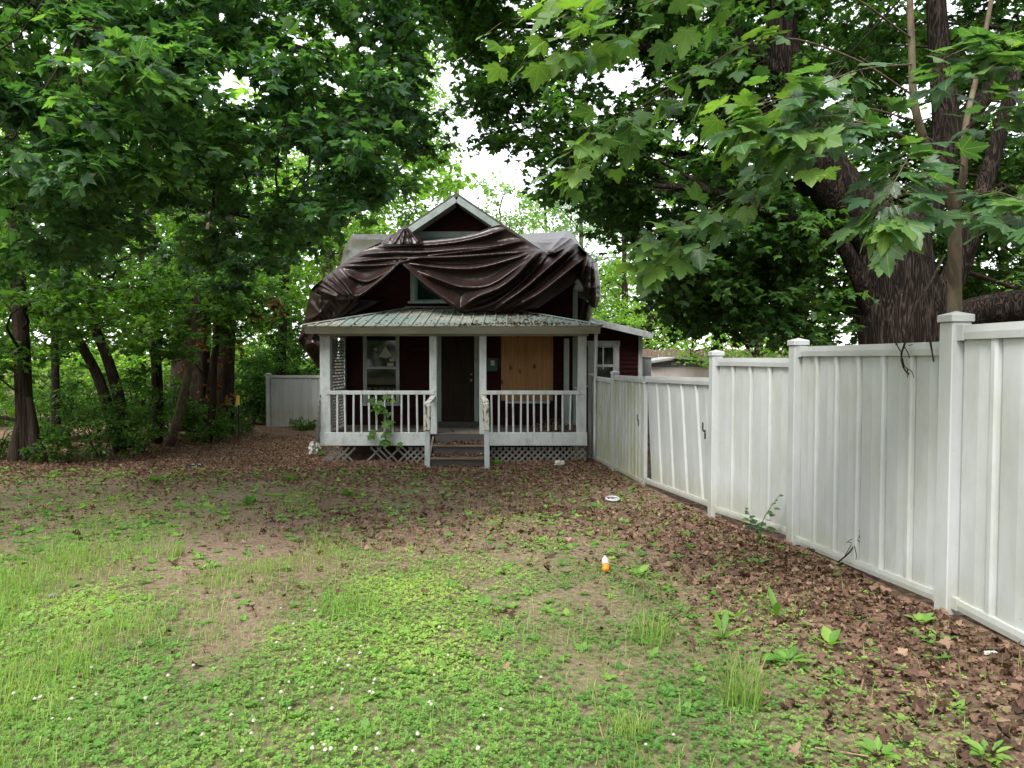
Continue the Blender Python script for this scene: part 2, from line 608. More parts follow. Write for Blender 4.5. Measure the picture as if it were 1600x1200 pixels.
M['glass'] = make_glass()
M['plywood'] = make_plywood()
M['vinyl'] = make_vinyl('vinyl_grimy', (0.27, 0.275, 0.17), 0.5, 0.50, 0.75)
M['vinyl_green'] = make_vinyl('vinyl_mildewed', (0.24, 0.26, 0.12), 0.8, 0.42, 0.62)
M['vinyl_clean'] = make_vinyl('vinyl_clean', (0.40, 0.41, 0.33), 0.25, 0.6, 0.8)
M['tarp'] = make_tarp()
M['metal_roof'] = make_metal_roof()
M['ground'] = make_ground()
M['leaf_left'] = leaf_mat('maple_leaf_deep', (0.030, 0.074, 0.036), (0.050, 0.122, 0.045), (0.105, 0.205, 0.05), 0.48, 0.42, 0.4)
M['leaf_big'] = leaf_mat('maple_leaf_dark', (0.026, 0.064, 0.021), (0.043, 0.105, 0.026), (0.10, 0.195, 0.038), 0.46, 0.5, 0.3)
M['leaf_near'] = leaf_mat('maple_leaf_fresh', (0.036, 0.088, 0.043), (0.058, 0.132, 0.050), (0.14, 0.24, 0.045), 0.38, 0.40, 0.45)
M['leaf_near_single'] = veined('maple_leaf_fresh_veined', 'leaf_near')
M['leaf_left_single'] = veined('maple_leaf_deep_veined', 'leaf_left')
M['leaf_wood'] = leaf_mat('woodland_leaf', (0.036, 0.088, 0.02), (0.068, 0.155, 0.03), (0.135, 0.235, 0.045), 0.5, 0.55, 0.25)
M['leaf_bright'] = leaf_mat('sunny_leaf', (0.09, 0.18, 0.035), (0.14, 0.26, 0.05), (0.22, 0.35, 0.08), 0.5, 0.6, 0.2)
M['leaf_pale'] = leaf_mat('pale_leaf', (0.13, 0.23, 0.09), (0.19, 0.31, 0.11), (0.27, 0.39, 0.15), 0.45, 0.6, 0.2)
M['needle'] = leaf_mat('pine_needle', (0.11, 0.20, 0.11), (0.16, 0.27, 0.14), (0.22, 0.34, 0.17), 0.3, 0.6, 0.2)
M['leaf_dead'] = leaf_mat('rusty_leaf', (0.09, 0.03, 0.015), (0.16, 0.06, 0.025), (0.22, 0.1, 0.04), 0.3, 0.7, 0.1)
M['clover'] = leaf_mat('clover_green', (0.08, 0.18, 0.04), (0.145, 0.285, 0.06), (0.27, 0.40, 0.085), 0.40, 0.6, 0.25)
M['grass'] = leaf_mat('grass_green', (0.11, 0.20, 0.04), (0.19, 0.30, 0.07), (0.31, 0.37, 0.12), 0.40, 0.6, 0.25)
M['litter'] = leaf_mat('dead_leaf', (0.045, 0.025, 0.018), (0.135, 0.079, 0.055), (0.30, 0.20, 0.14), 0.12, 0.8, 0.15)
M['bark_big'] = bark_mat('maple_bark', (0.010, 0.0075, 0.006), (0.052, 0.040, 0.032), 8.0, 0.10, 0.9, 0.06, None, True)
M['bark_dark'] = bark_mat('dark_bark', (0.013, 0.010, 0.008), (0.050, 0.036, 0.028), 14, 0.16, 0.9, 0.04)
M['bark_pale'] = bark_mat('pale_bark', (0.06, 0.045, 0.033), (0.135, 0.105, 0.075), 10, 0.35, 0.4, 0.02, (0.13, 0.14, 0.07))
M['bark_stump'] = bark_mat('weathered_wood', (0.016, 0.012, 0.009), (0.066, 0.049, 0.038), 12, 0.08, 0.8, 0.04)

# ------------------------------------------------------------------ the ground and what grows or lies on it
COLS = np.array([0, 200, 400, 600, 800, 1000, 1200, 1400, 1600.0])
ROWS = np.array([700, 740, 780, 820, 870, 930, 1000, 1080, 1200.0])
GREEN = np.array([
    [.04, .03, .02, .02, .02, .01, .00, .00, .00],
    [.20, .16, .08, .10, .10, .05, .00, .00, .00],
    [.58, .50, .20, .26, .26, .18, .01, .00, .00],
    [.55, .50, .14, .22, .30, .32, .03, .00, .00],
    [.50, .34, .16, .38, .44, .42, .06, .01, .00],
    [.72, .45, .18, .56, .58, .46, .14, .03, .01],
    [.88, .48, .26, .80, .78, .62, .20, .04, .03],
    [.92, .80, .66, .95, .92, .78, .34, .10, .06],
    [.96, .96, .96, 1.0, 1.0, .88, .60, .30, .20]])
LITTER = np.array([
    [1., 1., 1., 1., 1., 1., 1., 1., 1.],
    [.75, .75, .8, .95, 1., 1., 1., 1., 1.],
    [.22, .18, .26, .42, .50, .85, 1., 1., 1.],
    [.15, .10, .16, .25, .32, .55, 1., 1., 1.],
    [.08, .06, .10, .10, .12, .25, .9, 1., 1.],
    [.06, .06, .12, .08, .06, .12, .6, 1., 1.],
    [.04, .05, .06, .03, .03, .05, .30, .8, 1.],
    [.02, .03, .03, .02, .02, .03, .15, .5, .8],
    [.01, .01, .01, .01, .01, .02, .10, .3, .4]])


def table(T, x, y):
    px, py = to_px(x, y, gz(x, y))
    i = np.clip(np.interp(px, COLS, np.arange(9)), 0, 7.999)
    j = np.clip(np.interp(py, ROWS, np.arange(9)), 0, 7.999)
    a, b = i.astype(int), j.astype(int)
    fi, fj = i - a, j - b
    return (T[b, a] * (1 - fi) + T[b, a + 1] * fi) * (1 - fj) + (T[b + 1, a] * (1 - fi) + T[b + 1, a + 1] * fi) * fj


_ph = rng.uniform(0, 6.28, (24, 2))
_dr = rng.normal(0, 1, (24, 2))


def patch(x, y, f=1.0):
    """smooth patchy noise, about 0..1"""
    s = 0
    for k in range(12):
        w = f * (0.6 + 0.33 * k)
        s = s + np.sin(w * (_dr[k, 0] * x + _dr[k, 1] * y) + _ph[k, 0]) / (1 + 0.16 * k)
    return 0.5 + s / 7.0


def build_ground():
    xs = np.concatenate([[-600, -250, -120, -60, -35, -22, -15], np.linspace(-11, 7, 150), [9, 13, 20, 35, 60, 120, 250, 600]])
    ys = np.concatenate([[-60, -25, -10, -4, -1, 0.8], np.linspace(2, 20, 150), [22, 25, 30, 38, 50, 80, 150, 300, 700]])
    X, Y = np.meshgrid(xs, ys)
    Z = gz(X, Y)
    V = np.stack([X, Y, Z], -1).reshape(-1, 3)
    idx = np.arange(V.shape[0]).reshape(X.shape)
    q = np.stack([idx[:-1, :-1], idx[:-1, 1:], idx[1:, 1:], idx[1:, :-1]], -1).reshape(-1, 4)
    x, y = V[:, 0], V[:, 1]
    lt = np.clip(table(LITTER, x, y) + (patch(x, y, 1.3) - 0.5) * 0.7, 0, 1)
    lt = np.where(y < 1.5, 0.05, lt)
    gr = np.clip(table(GREEN, x, y) * 1.0 + (patch(x, y, 1.9) - 0.5) * 0.6, 0, 1)
    gr = np.where(y > 24, 0.8, gr)
    gr = np.where(y < 1.5, 0.85, gr)
    o = obj('ground', np_mesh('ground', V, [q], True, {'litter': lt, 'green': gr}), M['ground'])
    tag(o, 'bare brown soil and leaf litter of the overgrown front yard', kind='structure')


build_ground()

# leaf outlines: half the outline from the base round to the tip, mirrored
HALF_FINE = [(0, 0), (.10, -.07), (.26, -.10), (.42, -.02), (.37, .10), (.54, .14), (.49, .24), (.70, .42), (.55, .45), (.58, .62), (.43, .57), (.25, .52), (.30, .70), (.21, .74), (.17, .88), (0, 1.08)]
HALF_MID = [(0, 0), (.16, -.08), (.44, .0), (.40, .17), (.68, .48), (.46, .53), (.24, .52), (.22, .76), (0, 1.05)]
HALF_LOW = [(0, 0), (.38, .02), (.34, .20), (.66, .52), (.24, .52), (0, 1.05)]


def leaf_template(half, curl=0.12, fold=0.10, centre=(0, .34)):
    pts = [(x, y) for x, y in half] + [(-x, y) for x, y in half[-2:0:-1]]
    a = np.array([centre] + pts)
    r = np.hypot(a[:, 0], a[:, 1] - centre[1])
    z = -curl * r ** 2 + fold * np.abs(a[:, 0])
    V = np.column_stack([a, z])
    V[:, 1] -= 0.0
    n = len(pts)
    f = np.array([[0, 1 + i, 1 + (i + 1) % n] for i in range(n)])
    return V, f


T_FINE = leaf_template(HALF_FINE, 0.22, 0.10)
T_MID = leaf_template(HALF_MID, 0.25, 0.10)
T_LOW = leaf_template(HALF_LOW, 0.25, 0.10)
def lean(half, curl=.25, fold=.10):
    """the outline alone, cut into a strip from stalk to tip"""
    V, _ = leaf_template(half, curl, fold)
    V = V[1:]
    n = len(V)
    f, i, j = [], 0, 0
    lo, hi = 1, n - 1
    f.append((0, lo, hi))
    while hi - lo > 1:
        f.append((lo, lo + 1, hi))
        lo += 1
        if hi - lo > 1:
            f.append((lo, hi - 1, hi))
            hi -= 1
    return V, np.array(f)


T_STAR = lean([(0, 0), (.42, .03), (.36, .20), (.66, .52), (.25, .53), (0, 1.05)])
T_STAR6 = lean([(0, 0), (.42, .06), (.64, .52), (.25, .53), (0, 1.05)])
T_OVAL = (np.array([[0, 0, 0], [.30, .38, .06], [.22, .75, .03], [0, 1.05, -.12], [-.22, .75, .03], [-.30, .38, .06]]), np.array([[0, 1, 5], [1, 2, 4], [1, 4, 5], [2, 3, 4]]))
def crumpled(seed):
    r_ = np.random.default_rng(seed)
    V, f = leaf_template(HALF_MID, 0, 0)
    V[:, :2] += r_.normal(0, .05, (len(V), 2))
    V[:, 2] = .16 * np.sin(5 * V[:, 0] + seed) + .13 * np.sin(6 * V[:, 1] - 4 * V[:, 0] + 2 * seed) + r_.normal(0, .04, len(V)) + .25 * V[:, 0] ** 2
    V[:, 0] *= r_.uniform(.55, .9)
    return V, f


T_CRUMP = [crumpled(k_) for k_ in (1, 2, 3, 4)]
T_CHIP = (np.array([[0, 0, .1], [.42, .35, .2], [.15, 1, .12], [-.42, .6, .24], [0, .45, -.04]]), np.array([[4, 0, 1], [4, 1, 2], [4, 2, 3]]))
T_STRAW = (np.array([[-.03, -1, 0], [.03, -1, 0], [.03, 1, .02], [-.03, 1, .02]]), np.array([[0, 1, 2], [0, 2, 3]]))
T_BIT = (np.array([[0, 0, .1], [.5, .3, .0], [.2, 1, .25], [-.3, .6, .1]]), np.array([[0, 1, 2], [0, 2, 3]]))
T_QUAD = (np.array([[0, 0, 0], [.34, .5, .07], [0, 1, -.1], [-.34, .5, .07]]), np.array([[0, 1, 3], [1, 2, 3]]))
T_DEAD = (np.array([[.03, .38, -.10], [0, 0, .05], [.30, .06, .26], [.34, .2, .12], [.46, .48, .40], [.26, .58, .10], [.06, .95, .34], [-.20, .62, .12], [-.50, .5, .42], [-.36, .24, .08], [-.30, .05, .22]]),
          np.array([[0, i, i + 1 if i < 10 else 1] for i in range(1, 11)]))


def frames(d, n):
    d = d / (np.linalg.norm(d, axis=1, keepdims=True) + 1e-9)
    n = n - d * np.sum(n * d, axis=1, keepdims=True)
    n = n / (np.linalg.norm(n, axis=1, keepdims=True) + 1e-9)
    s = np.cross(d, n)
    return s, d, n


def leaves_mesh(pos, d, n, size, T, tint):
    s, d, n = frames(d, n)
    tv, tf = T
    k = len(tv)
    V = pos[:, None, :] + size[:, None, None] * (tv[None, :, 0:1] * s[:, None, :] + tv[None, :, 1:2] * d[:, None, :] + tv[None, :, 2:3] * n[:, None, :])
    Fc = (tf[None] + (np.arange(len(pos)) * k)[:, None, None]).reshape(-1, 3)
    return np_mesh('leaves', V.reshape(-1, 3), [Fc], True, {'tint': np.repeat(np.clip(tint, 0, 1), k)})


_tmesh = {}


def leaf_objects(parent, pos, d, n, size, T, tint, mat, key):
    """single leaves as parts; five tints share their mesh data"""
    s, d, n = frames(d, n)
    for i in range(len(pos)):
        lv = (int(np.clip(tint[i] * 6, 0, 5)), i % 3)
        if (key, lv) not in _tmesh:
            tv = T[0].copy()
            a_, b_, c_ = ((0, 1, 1), (.28, .9, 1.06), (-.32, 1.1, .95))[lv[1]]       # three ways of curling
            tv[:, 2] = tv[:, 2] * (1 + a_) + a_ * .35 * tv[:, 0] * np.abs(tv[:, 1]) + .1 * a_ * np.sin(5 * tv[:, 1] + 2 * tv[:, 0])
            tv[:, 0] *= b_
            tv[:, 1] *= c_
            lvv = lv[0]
            me = np_mesh('leaf', tv, [T[1]], True, {'tint': np.full(len(T[0]), (lvv + 0.5) / 6)})
            me.materials.append(mat)
            _tmesh[(key, lv)] = me
        o = bpy.data.objects.new('leaf', _tmesh[(key, lv)])
        C.objects.link(o)
        o.parent = parent
        m = Matrix(((s[i, 0], d[i, 0], n[i, 0], 0), (s[i, 1], d[i, 1], n[i, 1], 0), (s[i, 2], d[i, 2], n[i, 2], 0), (0, 0, 0, 1)))
        m = Matrix.Translation(Vector(pos[i])) @ m @ Matrix.Scale(float(size[i]), 4)
        o.matrix_parent_inverse = Matrix.Translation(-Vector(parent.location))
        o.matrix_basis = m


def in_poly(poly, px, py):
    c = np.zeros(len(px), bool)
    n = len(poly)
    for i in range(n):
        x0, y0 = poly[i]
        x1, y1 = poly[(i + 1) % n]
        if y0 == y1:
            continue
        cond = ((y0 > py) != (y1 > py)) & (px < (x1 - x0) * (py - y0) / (y1 - y0) + x0)
        c ^= cond
    return c


def clumps_in(poly, n, y0, y1, r0, r1, hole=None):
    """clump centres spread through the wedge of space that a region of the view covers"""
    p = np.array(poly, float)
    out = []
    while len(out) < n:
        px = rng.uniform(p[:, 0].min(), p[:, 0].max(), n * 3)
        py = rng.uniform(p[:, 1].min(), p[:, 1].max(), n * 3)
        k = in_poly(poly, px, py)
        if hole:
            k &= ~in_poly(hole, px, py)
        for a, b in zip(px[k], py[k]):
            Y = rng.uniform(y0, y1)
            v = P(a, b, Y)
            out.append((v.x, v.y, v.z, rng.uniform(r0, r1)))
    return np.array(out[:n])


def grow(clumps, skel, twigs_per, leaves_per, size, flat=0.55, droop=0.35, tint0=0.45, tintr=0.22, up=1.0, br=0.03, lateral=0.8):
    """branches from the skeleton to each clump, twigs through the clump, leaves along the twigs"""
    c = clumps[:, :3]
    r = clumps[:, 3]
    N = len(c)
    skel = np.asarray(skel, float)
    d2 = np.linalg.norm(c[:, None, :] - skel[None], axis=2) + np.maximum(0, skel[None, :, 2] - c[:, None, 2]) * 0.6
    kn = min(4, d2.shape[1] - 1)
    near = np.argpartition(d2, kn, axis=1)[:, :kn]
    a = skel[near[np.arange(N), rng.integers(0, kn, N)]]
    t = np.linspace(0, 1, 7)[None, :, None]

    def arc(a, c):
        L_ = np.linalg.norm(c - a, axis=1, keepdims=True)
        mid = (a + c) / 2 + np.array([0, 0, 1.0]) * 0.12 * L_ + rng.normal(0, 0.10, (len(a), 3)) * L_
        B_ = (1 - t) ** 2 * a[:, None] + 2 * t * (1 - t) * mid[:, None] + t ** 2 * c[:, None]
        w_ = rng.normal(0, 0.02, B_.shape) * L_[:, None]
        w_[:, 0] = 0
        return B_ + w_, np.clip(L_, 0.3, 3) / 1.8
    B, LL = arc(a, c)
    if N > 50:
        # one clump in six carries a bough from the limb; its neighbours branch off that bough
        hub = np.zeros(N, bool)
        hub[rng.permutation(N)[:N // 6]] = True
        hp = B[hub][:, 3:].reshape(-1, 3)
        dd_ = np.linalg.norm(c[:, None, :] - hp[None], axis=2)
        ah = hp[np.argmin(dd_, axis=1)]
        Bh, Lh = arc(ah, c)
        B = np.where(hub[:, None, None], B, Bh)
        LL = np.where(hub[:, None], LL * 1.3, Lh * .55)
    BR = br * (1 - 0.75 * np.linspace(0, 1, 7))[None] * LL
    k = twigs_per
    cr = np.repeat(c, k, 0)
    rr = np.repeat(r, k)[:, None]
    v = rng.normal(0, 1, (N * k, 3))
    v /= np.linalg.norm(v, axis=1, keepdims=True)
    v *= np.array([1, 1, flat])
    st = cr + rng.normal(0, 0.18, (N * k, 3)) * rr * np.array([1, 1, flat])
    en = cr + v * rr * rng.uniform(0.55, 1.1, (N * k, 1))
    L = np.linalg.norm(en - st, axis=1, keepdims=True)
    tt = np.linspace(0, 1, 4)[None, :, None]
    TW = st[:, None] * (1 - tt) + en[:, None] * tt
    TW[:, :, 2] += (0.12 * tt * L[:, None] - droop * 0.6 * tt ** 2 * L[:, None])[..., 0]
    TR = np.full((N * k, 4), 1.0) * np.array([0.006, 0.005, 0.004, 0.002])
    m = leaves_per
    n = N * k * m
    tl = rng.uniform(0.15, 1.05, (N * k, m, 1))
    pos = st[:, None] * (1 - tl) + en[:, None] * tl
    pos[:, :, 2] += (0.12 * tl * L[:, None] - droop * 0.6 * tl ** 2 * L[:, None])[..., 0]
    dirw = (en - st) / (L + 1e-6)
    lat = np.cross(dirw, np.array([0, 0, 1.0]))
    lat /= np.linalg.norm(lat, axis=1, keepdims=True) + 1e-6
    sg = rng.choice([-1.0, 1.0], (N * k, m, 1))
    dl = 0.55 * dirw[:, None] + lateral * sg * lat[:, None] + rng.normal(0, 0.35, (N * k, m, 3))
    dl[:, :, 2] -= droop
    nn = np.array([0, 0, up]) + rng.normal(0, 0.42, (N * k, m, 3))
    sz = size * rng.uniform(0.6, 1.2, (N * k, m))
    pos = pos + dl / (np.linalg.norm(dl, axis=2, keepdims=True)) * 0.35 * sz[..., None]
    tint = tint0 + np.repeat(rng.normal(0, tintr * 0.7, N), k)[:, None] + rng.normal(0, tintr, (N * k, m))
    return dict(B=B, BR=BR, TW=TW, TR=TR, pos=pos.reshape(-1, 3), d=dl.reshape(-1, 3), n=nn.reshape(-1, 3), s=sz.reshape(-1), tint=tint.reshape(-1))


def dress(tree, g, mat, bark, T, twigs=True, parts=0, Tpart=None, key=None, crown='crown', partsize=1.0):
    """branches and crown of a tree from grow()"""
    V, q = tube_arrays(g['B'][:, ::2], g['BR'][:, ::2], 5) if len(g['B']) > 150 else tube_arrays(g['B'], g['BR'], 5)
    Vs, Fs = [V], [q]
    if twigs:
        e_ = g['TW'][:, -1]
        px, py = to_px(e_[:, 0], e_[:, 1], e_[:, 2])
        w_ = np.where((px > -40) & (px < 1640) & (py > -40) & (e_[:, 1] > 1))[0][::2]
        V2, q2 = tube_arrays(g['TW'][w_][:, [0, 2, 3]], g['TR'][w_][:, [0, 2, 3]], 3)
        Fs.append(q2 + len(V))
        Vs.append(V2)
    o = obj('branches', np_mesh('branches', np.vstack(Vs), [np.vstack(Fs)], True), bark, tree)
    o['kind'] = 'stuff'
    keep = np.ones(len(g['pos']), bool)
    if parts:
        p = g['pos']
        px, py = to_px(p[:, 0], p[:, 1], p[:, 2])
        seen = (px > 5) & (px < 1595) & (py > 5) & (py < 1195) & (p[:, 1] > 1)
        big = np.where(seen, g['s'] / np.maximum(p[:, 1], 1), 0)
        ids = np.argsort(-big)[:parts]
        keep[ids] = False
        leaf_objects(tree, p[ids], g['d'][ids], g['n'][ids], g['s'][ids] * partsize, Tpart or T, g['tint'][ids], M['leaf_left_single'], key)
    p = g['pos']
    px, py = to_px(p[:, 0], p[:, 1], p[:, 2])
    inside = (px > -70) & (px < 1670) & (py > -70) & (py < 1270) & (p[:, 1] > 1)
    for k_, T_, sc_ in ((keep & inside, T, 1.0), (keep & ~inside, T_QUAD, 1.25)):      # outside the view a simpler leaf will do
        if k_.any():
            me = leaves_mesh(p[k_], g['d'][k_], g['n'][k_], g['s'][k_] * sc_, T_, g['tint'][k_])
            o = obj(crown, me, mat, tree)
            o['kind'] = 'stuff'


def limb(pts, r0, r1, n=14, p=1.0):
    """a path through (px, py, Y) points with a tapering radius"""
    w = [P(*q) if len(q) == 3 else Vector(q[:3]) for q in pts]
    pth = smooth_path(w, n)
    return pth, r0 + (r1 - r0) * np.linspace(0, 1, n) ** p

# ------------------------------------------------------------------ the house
YW, YP = 16.9, 15.0
HX0, HX1 = -4.02, 1.50
PEAK_X, SLOPE = -1.27, 0.67
DECK = PZ(677, YP)
GR = -0.62
PEAK_Z = PZ(303, 16.4)
house = empty('house', (PEAK_X, 20.0, GR))
tag(house, 'small abandoned dark red house with white porch and brown tarp over its roof', 'house')


def roof_z(x):
    return PEAK_Z - SLOPE * abs(x - PEAK_X)


# walls: a core and lapped courses in front of it
WT = roof_z(HX1) - 0.10
core = hull([(HX0 + .03, YW + .05, GR - .2), (HX1 - .03, YW + .05, GR - .2), (HX0 + .03, YW + .05, WT), (HX1 - .03, YW + .05, WT), (PEAK_X, YW + .05, PEAK_Z - .2),
             (HX0 + .03, 24.9, GR - .2), (HX1 - .03, 24.9, GR - .2), (HX0 + .03, 24.9, WT), (HX1 - .03, 24.9, WT), (PEAK_X, 24.9, PEAK_Z - .2)])
obj('wall', core, M['core'], house)


def courses(name, z0, z1, xa, xb, Y, h=0.115, lap=0.018):
    V, Q = [], []
    z = z0
    while z < z1:
        zt = min(z + h, z1)
        a0, b0, a1, b1 = xa(z), xb(z), xa(zt), xb(zt)
        if b1 - a1 < 0.05:
            break
        i = len(V)
        j = random.uniform(-.003, .003)
        V += [(a0, Y - lap + j, z), (b0, Y - lap + j, z), (b1, Y, zt), (a1, Y, zt), (a0, Y + .004, z), (b0, Y + .004, z)]
        Q += [(i, i + 1, i + 2, i + 3), (i + 4, i + 5, i + 1, i)]
        z = zt
    o = obj(name, np_mesh('m', np.array(V), [np.array(Q)]), M['red_siding'], house)
    o['kind'] = 'stuff'
    return o


def left_edge(z):
    return max(HX0, PEAK_X - (PEAK_Z - .12 - z) / SLOPE)


def right_edge(z):
    return min(HX1, PEAK_X + (PEAK_Z - .12 - z) / SLOPE)


courses('siding', GR, PEAK_Z - .2, left_edge, right_edge, YW + .02)
# side walls' courses (seen a step to the side)
for xs, sgn in ((HX0, -1), (HX1, 1)):
    V, Q = [], []
    z = GR
    while z < WT:
        i = len(V)
        V += [(xs + sgn * .018, YW + .02, z), (xs + sgn * .018, 24.9, z), (xs, 24.9, z + .115), (xs, YW + .02, z + .115)]
        Q.append((i, i + 1, i + 2, i + 3))
        z += .115
    obj('siding', np_mesh('m', np.array(V), [np.array(Q)]), M['red_siding'], house)['kind'] = 'stuff'
for xs in (HX0, HX1):
    box('corner_board', house, M['sage_trim'], xs - .06, xs + .06, YW - .04, YW + .09, GR, WT - .1)

# main roof, front rake boards and soffit
YR0 = 16.38
for s in (-1, 1):
    e = PEAK_X + s * 3.25
    ez = PEAK_Z - SLOPE * 3.25
    th = 0.10
    rs = hull([(PEAK_X, YR0, PEAK_Z + .03), (e, YR0, ez + .03), (PEAK_X, 25.3, PEAK_Z + .03), (e, 25.3, ez + .03),
               (PEAK_X, YR0, PEAK_Z + .03 - th), (e, YR0, ez + .03 - th), (PEAK_X, 25.3, PEAK_Z + .03 - th), (e, 25.3, ez + .03 - th)])
    rf = obj('roof', rs, M['shingle'], house)
    d = Vector((s, 0, -SLOPE)).normalized()
    p0 = Vector((PEAK_X, YR0 - .015, PEAK_Z - .12))
    beam('rake_board', rf, M['sage_trim'], p0 + d * .02, p0 + d * 3.1, .04, .14, (0, 1, 0))
    p2 = Vector((PEAK_X, (YR0 + YW) / 2, PEAK_Z - .17))
    beam('soffit', rf, M['sage_trim'], p2 + d * .05, p2 + d * 3.1, .50, .02, (0, 1, 0))
# cross gable behind the front gable
CZ, CY = PZ(366, 19.4), 19.4
for s in (-1, 1):
    e, ez = CY + s * 2.4, CZ - .75 * 2.4
    rs = hull([(-4.35, CY, CZ), (1.60, CY, CZ), (-4.35, e, ez), (1.60, e, ez), (-4.35, CY, CZ - .1), (1.60, CY, CZ - .1), (-4.35, e, ez - .1), (1.60, e, ez - .1)])
    obj('roof', rs, M['shingle'], house)
obj('wall', hull([(x, y, z) for x in (-4.2, 1.45) for y, z in ((CY - 2.2, 2.6), (CY + 2.2, 2.6), (CY - 2.2, CZ - 1.8), (CY + 2.2, CZ - 1.8), (CY, CZ - .12))]), M['red_siding'], house)
# eave stub with white end at the corner
box('eave_return', house, M['white_trim'], 1.44, 1.80, 16.45, 16.95, PZ(453, 16.6), PZ(446, 16.6))
beam('eave_board', house, M['white_trim'], (1.47, 16.42, PZ(438, 16.42)), (1.86, 16.42, PZ(455, 16.42)), .05, .14, (0, 1, 0))


def window(parent, x0, x1, z0, z1, Y, rows=2, cols=1, frame=.07, casing=.10, cm=None, fm=None, sill=True, blind=None):
    w = empty('window', ((x0 + x1) / 2, Y, z0))
    w.parent = parent
    w.matrix_parent_inverse = Matrix.Translation(-Vector(parent.location))
    cm = cm or M['white_trim']
    fm = fm or M['white_trim']
    box('casing', w, cm, x0 - casing, x0, Y - .05, Y + .02, z0, z1)
    box('casing', w, cm, x1, x1 + casing, Y - .05, Y + .02, z0, z1)
    box('casing', w, cm, x0 - casing - .02, x1 + casing + .02, Y - .06, Y + .02, z1 + .001, z1 + casing * 1.2)
    if sill:
        box('sill', w, cm, x0 - casing - .05, x1 + casing + .05, Y - .11, Y + .02, z0 - .055, z0 - .002)
    for a, b in ((x0, x0 + frame * .6), (x1 - frame * .6, x1)):
        box('frame', w, fm, a, b, Y - .035, Y + .02, z0, z1)
    H = (z1 - z0) / rows
    for r in range(rows + 1):
        zz = z0 + r * H
        box('frame', w, fm, x0 + frame * .6, x1 - frame * .6, Y - .038, Y + .02, max(z0, zz - frame / 2), min(z1, zz + frame / 2))
    W = (x1 - x0) / cols
    for c in range(1, cols):
        box('frame', w, fm, x0 + c * W - frame / 3, x0 + c * W + frame / 3, Y - .033, Y + .02, z0, z1)
    for r in range(rows):
        for c in range(cols):
            box('pane', w, M['glass'], x0 + c * W + .01, x0 + (c + 1) * W - .01, Y - .022 - .006 * r, Y + .005, z0 + r * H + .01, z0 + (r + 1) * H - .01, .001)
    return w


ZS = PZ(632, YW)
wl = window(house, PX(571, YW), PX(621, YW), ZS + .03, ZS + 1.72, YW, 2, 1, .06, .05)
# notices stuck to the inside of the upper pane
zm = PZ(578, YW)
for pts, m in (([(592, 557), (602, 541), (612, 556), (603, 560)], 'paper'), ([(608, 562), (614, 559), (617, 564), (610, 565)], 'paper'), ([(605, 567), (615, 567), (615, 572), (605, 572)], 'paper'),
               ([(583, 545), (588, 543), (590, 548), (586, 549)], 'paper')):
    ps = [P(a, b, YW - .036) for a, b in pts]
    obj('notice', hull(ps + [p + Vector((0, .004, 0)) for p in ps]), M[m], wl)
window(house, PX(650, YW), PX(740, YW), PZ(471, YW), PZ(372, YW), YW - .01, 2, 2, .08, .12, M['sage_trim'], M['teal'])

# front door
DZ = PZ(658, YW)
dx0, dx1 = PX(690, YW), PX(741, YW)
door = empty('door', ((dx0 + dx1) / 2, YW, DZ))
door.parent = house
door.matrix_parent_inverse = Matrix.Translation(-Vector(house.location))
box('door_leaf', door, M['door'], dx0, dx1, YW - .035, YW + .02, DZ, DZ + 2.03)
for z0, z1 in ((.15, .50), (.58, .92), (1.0, 1.9)):
    for a, b in ((.08, .47), (.53, .92)) if z1 > 1 else ((.08, .92),):
        box('door_panel', door, M['door'], dx0 + a * (dx1 - dx0), dx0 + b * (dx1 - dx0), YW - .05, YW - .03, DZ + z0, DZ + z1, .012)
for a, b in ((dx0 - .11, dx0 - .003), (dx1 + .003, dx1 + .13)):
    box('door_casing', door, M['sage_trim'], a, b, YW - .06, YW + .02, DZ - .04, DZ + 2.04)
box('door_casing', door, M['sage_trim'], dx0 - .13, dx1 + .15, YW - .065, YW + .02, DZ + 2.043, DZ + 2.16)
box('threshold', door, M['riser'], dx0 - .12, dx1 + .12, YW - .22, YW - .066, DZ - .11, DZ - .002)
kx = dx1 - .07
kn = tube('door_knob', door, M['brass'], [(kx, YW - .035, DZ + .98), (kx, YW - .07, DZ + .98), (kx, YW - .10, DZ + .98)], .028, .033, 10, 4)
tube('door_lock', door, M['brass'], [(kx, YW - .035, DZ + 1.12), (kx, YW - .05, DZ + 1.12), (kx, YW - .06, DZ + 1.12)], .026, .024, 10, 4)
# boarded window
px0, px1 = PX(783, YW), PX(864, YW)
box('plywood_sheet', house, M['plywood'], px0, px1, YW - .05, YW - .03, PZ(626, YW), PZ(626, YW) + 1.62, .003)
box('sill', house, M['white_trim'], PX(790, YW), PX(859, YW), YW - .10, YW + .02, PZ(630, YW), PZ(626.5, YW))
box('number_plate', house, M['black'], PX(778.5, YW), PX(782, YW), YW - .04, YW - .012, PZ(574, YW), PZ(560, YW), .002)

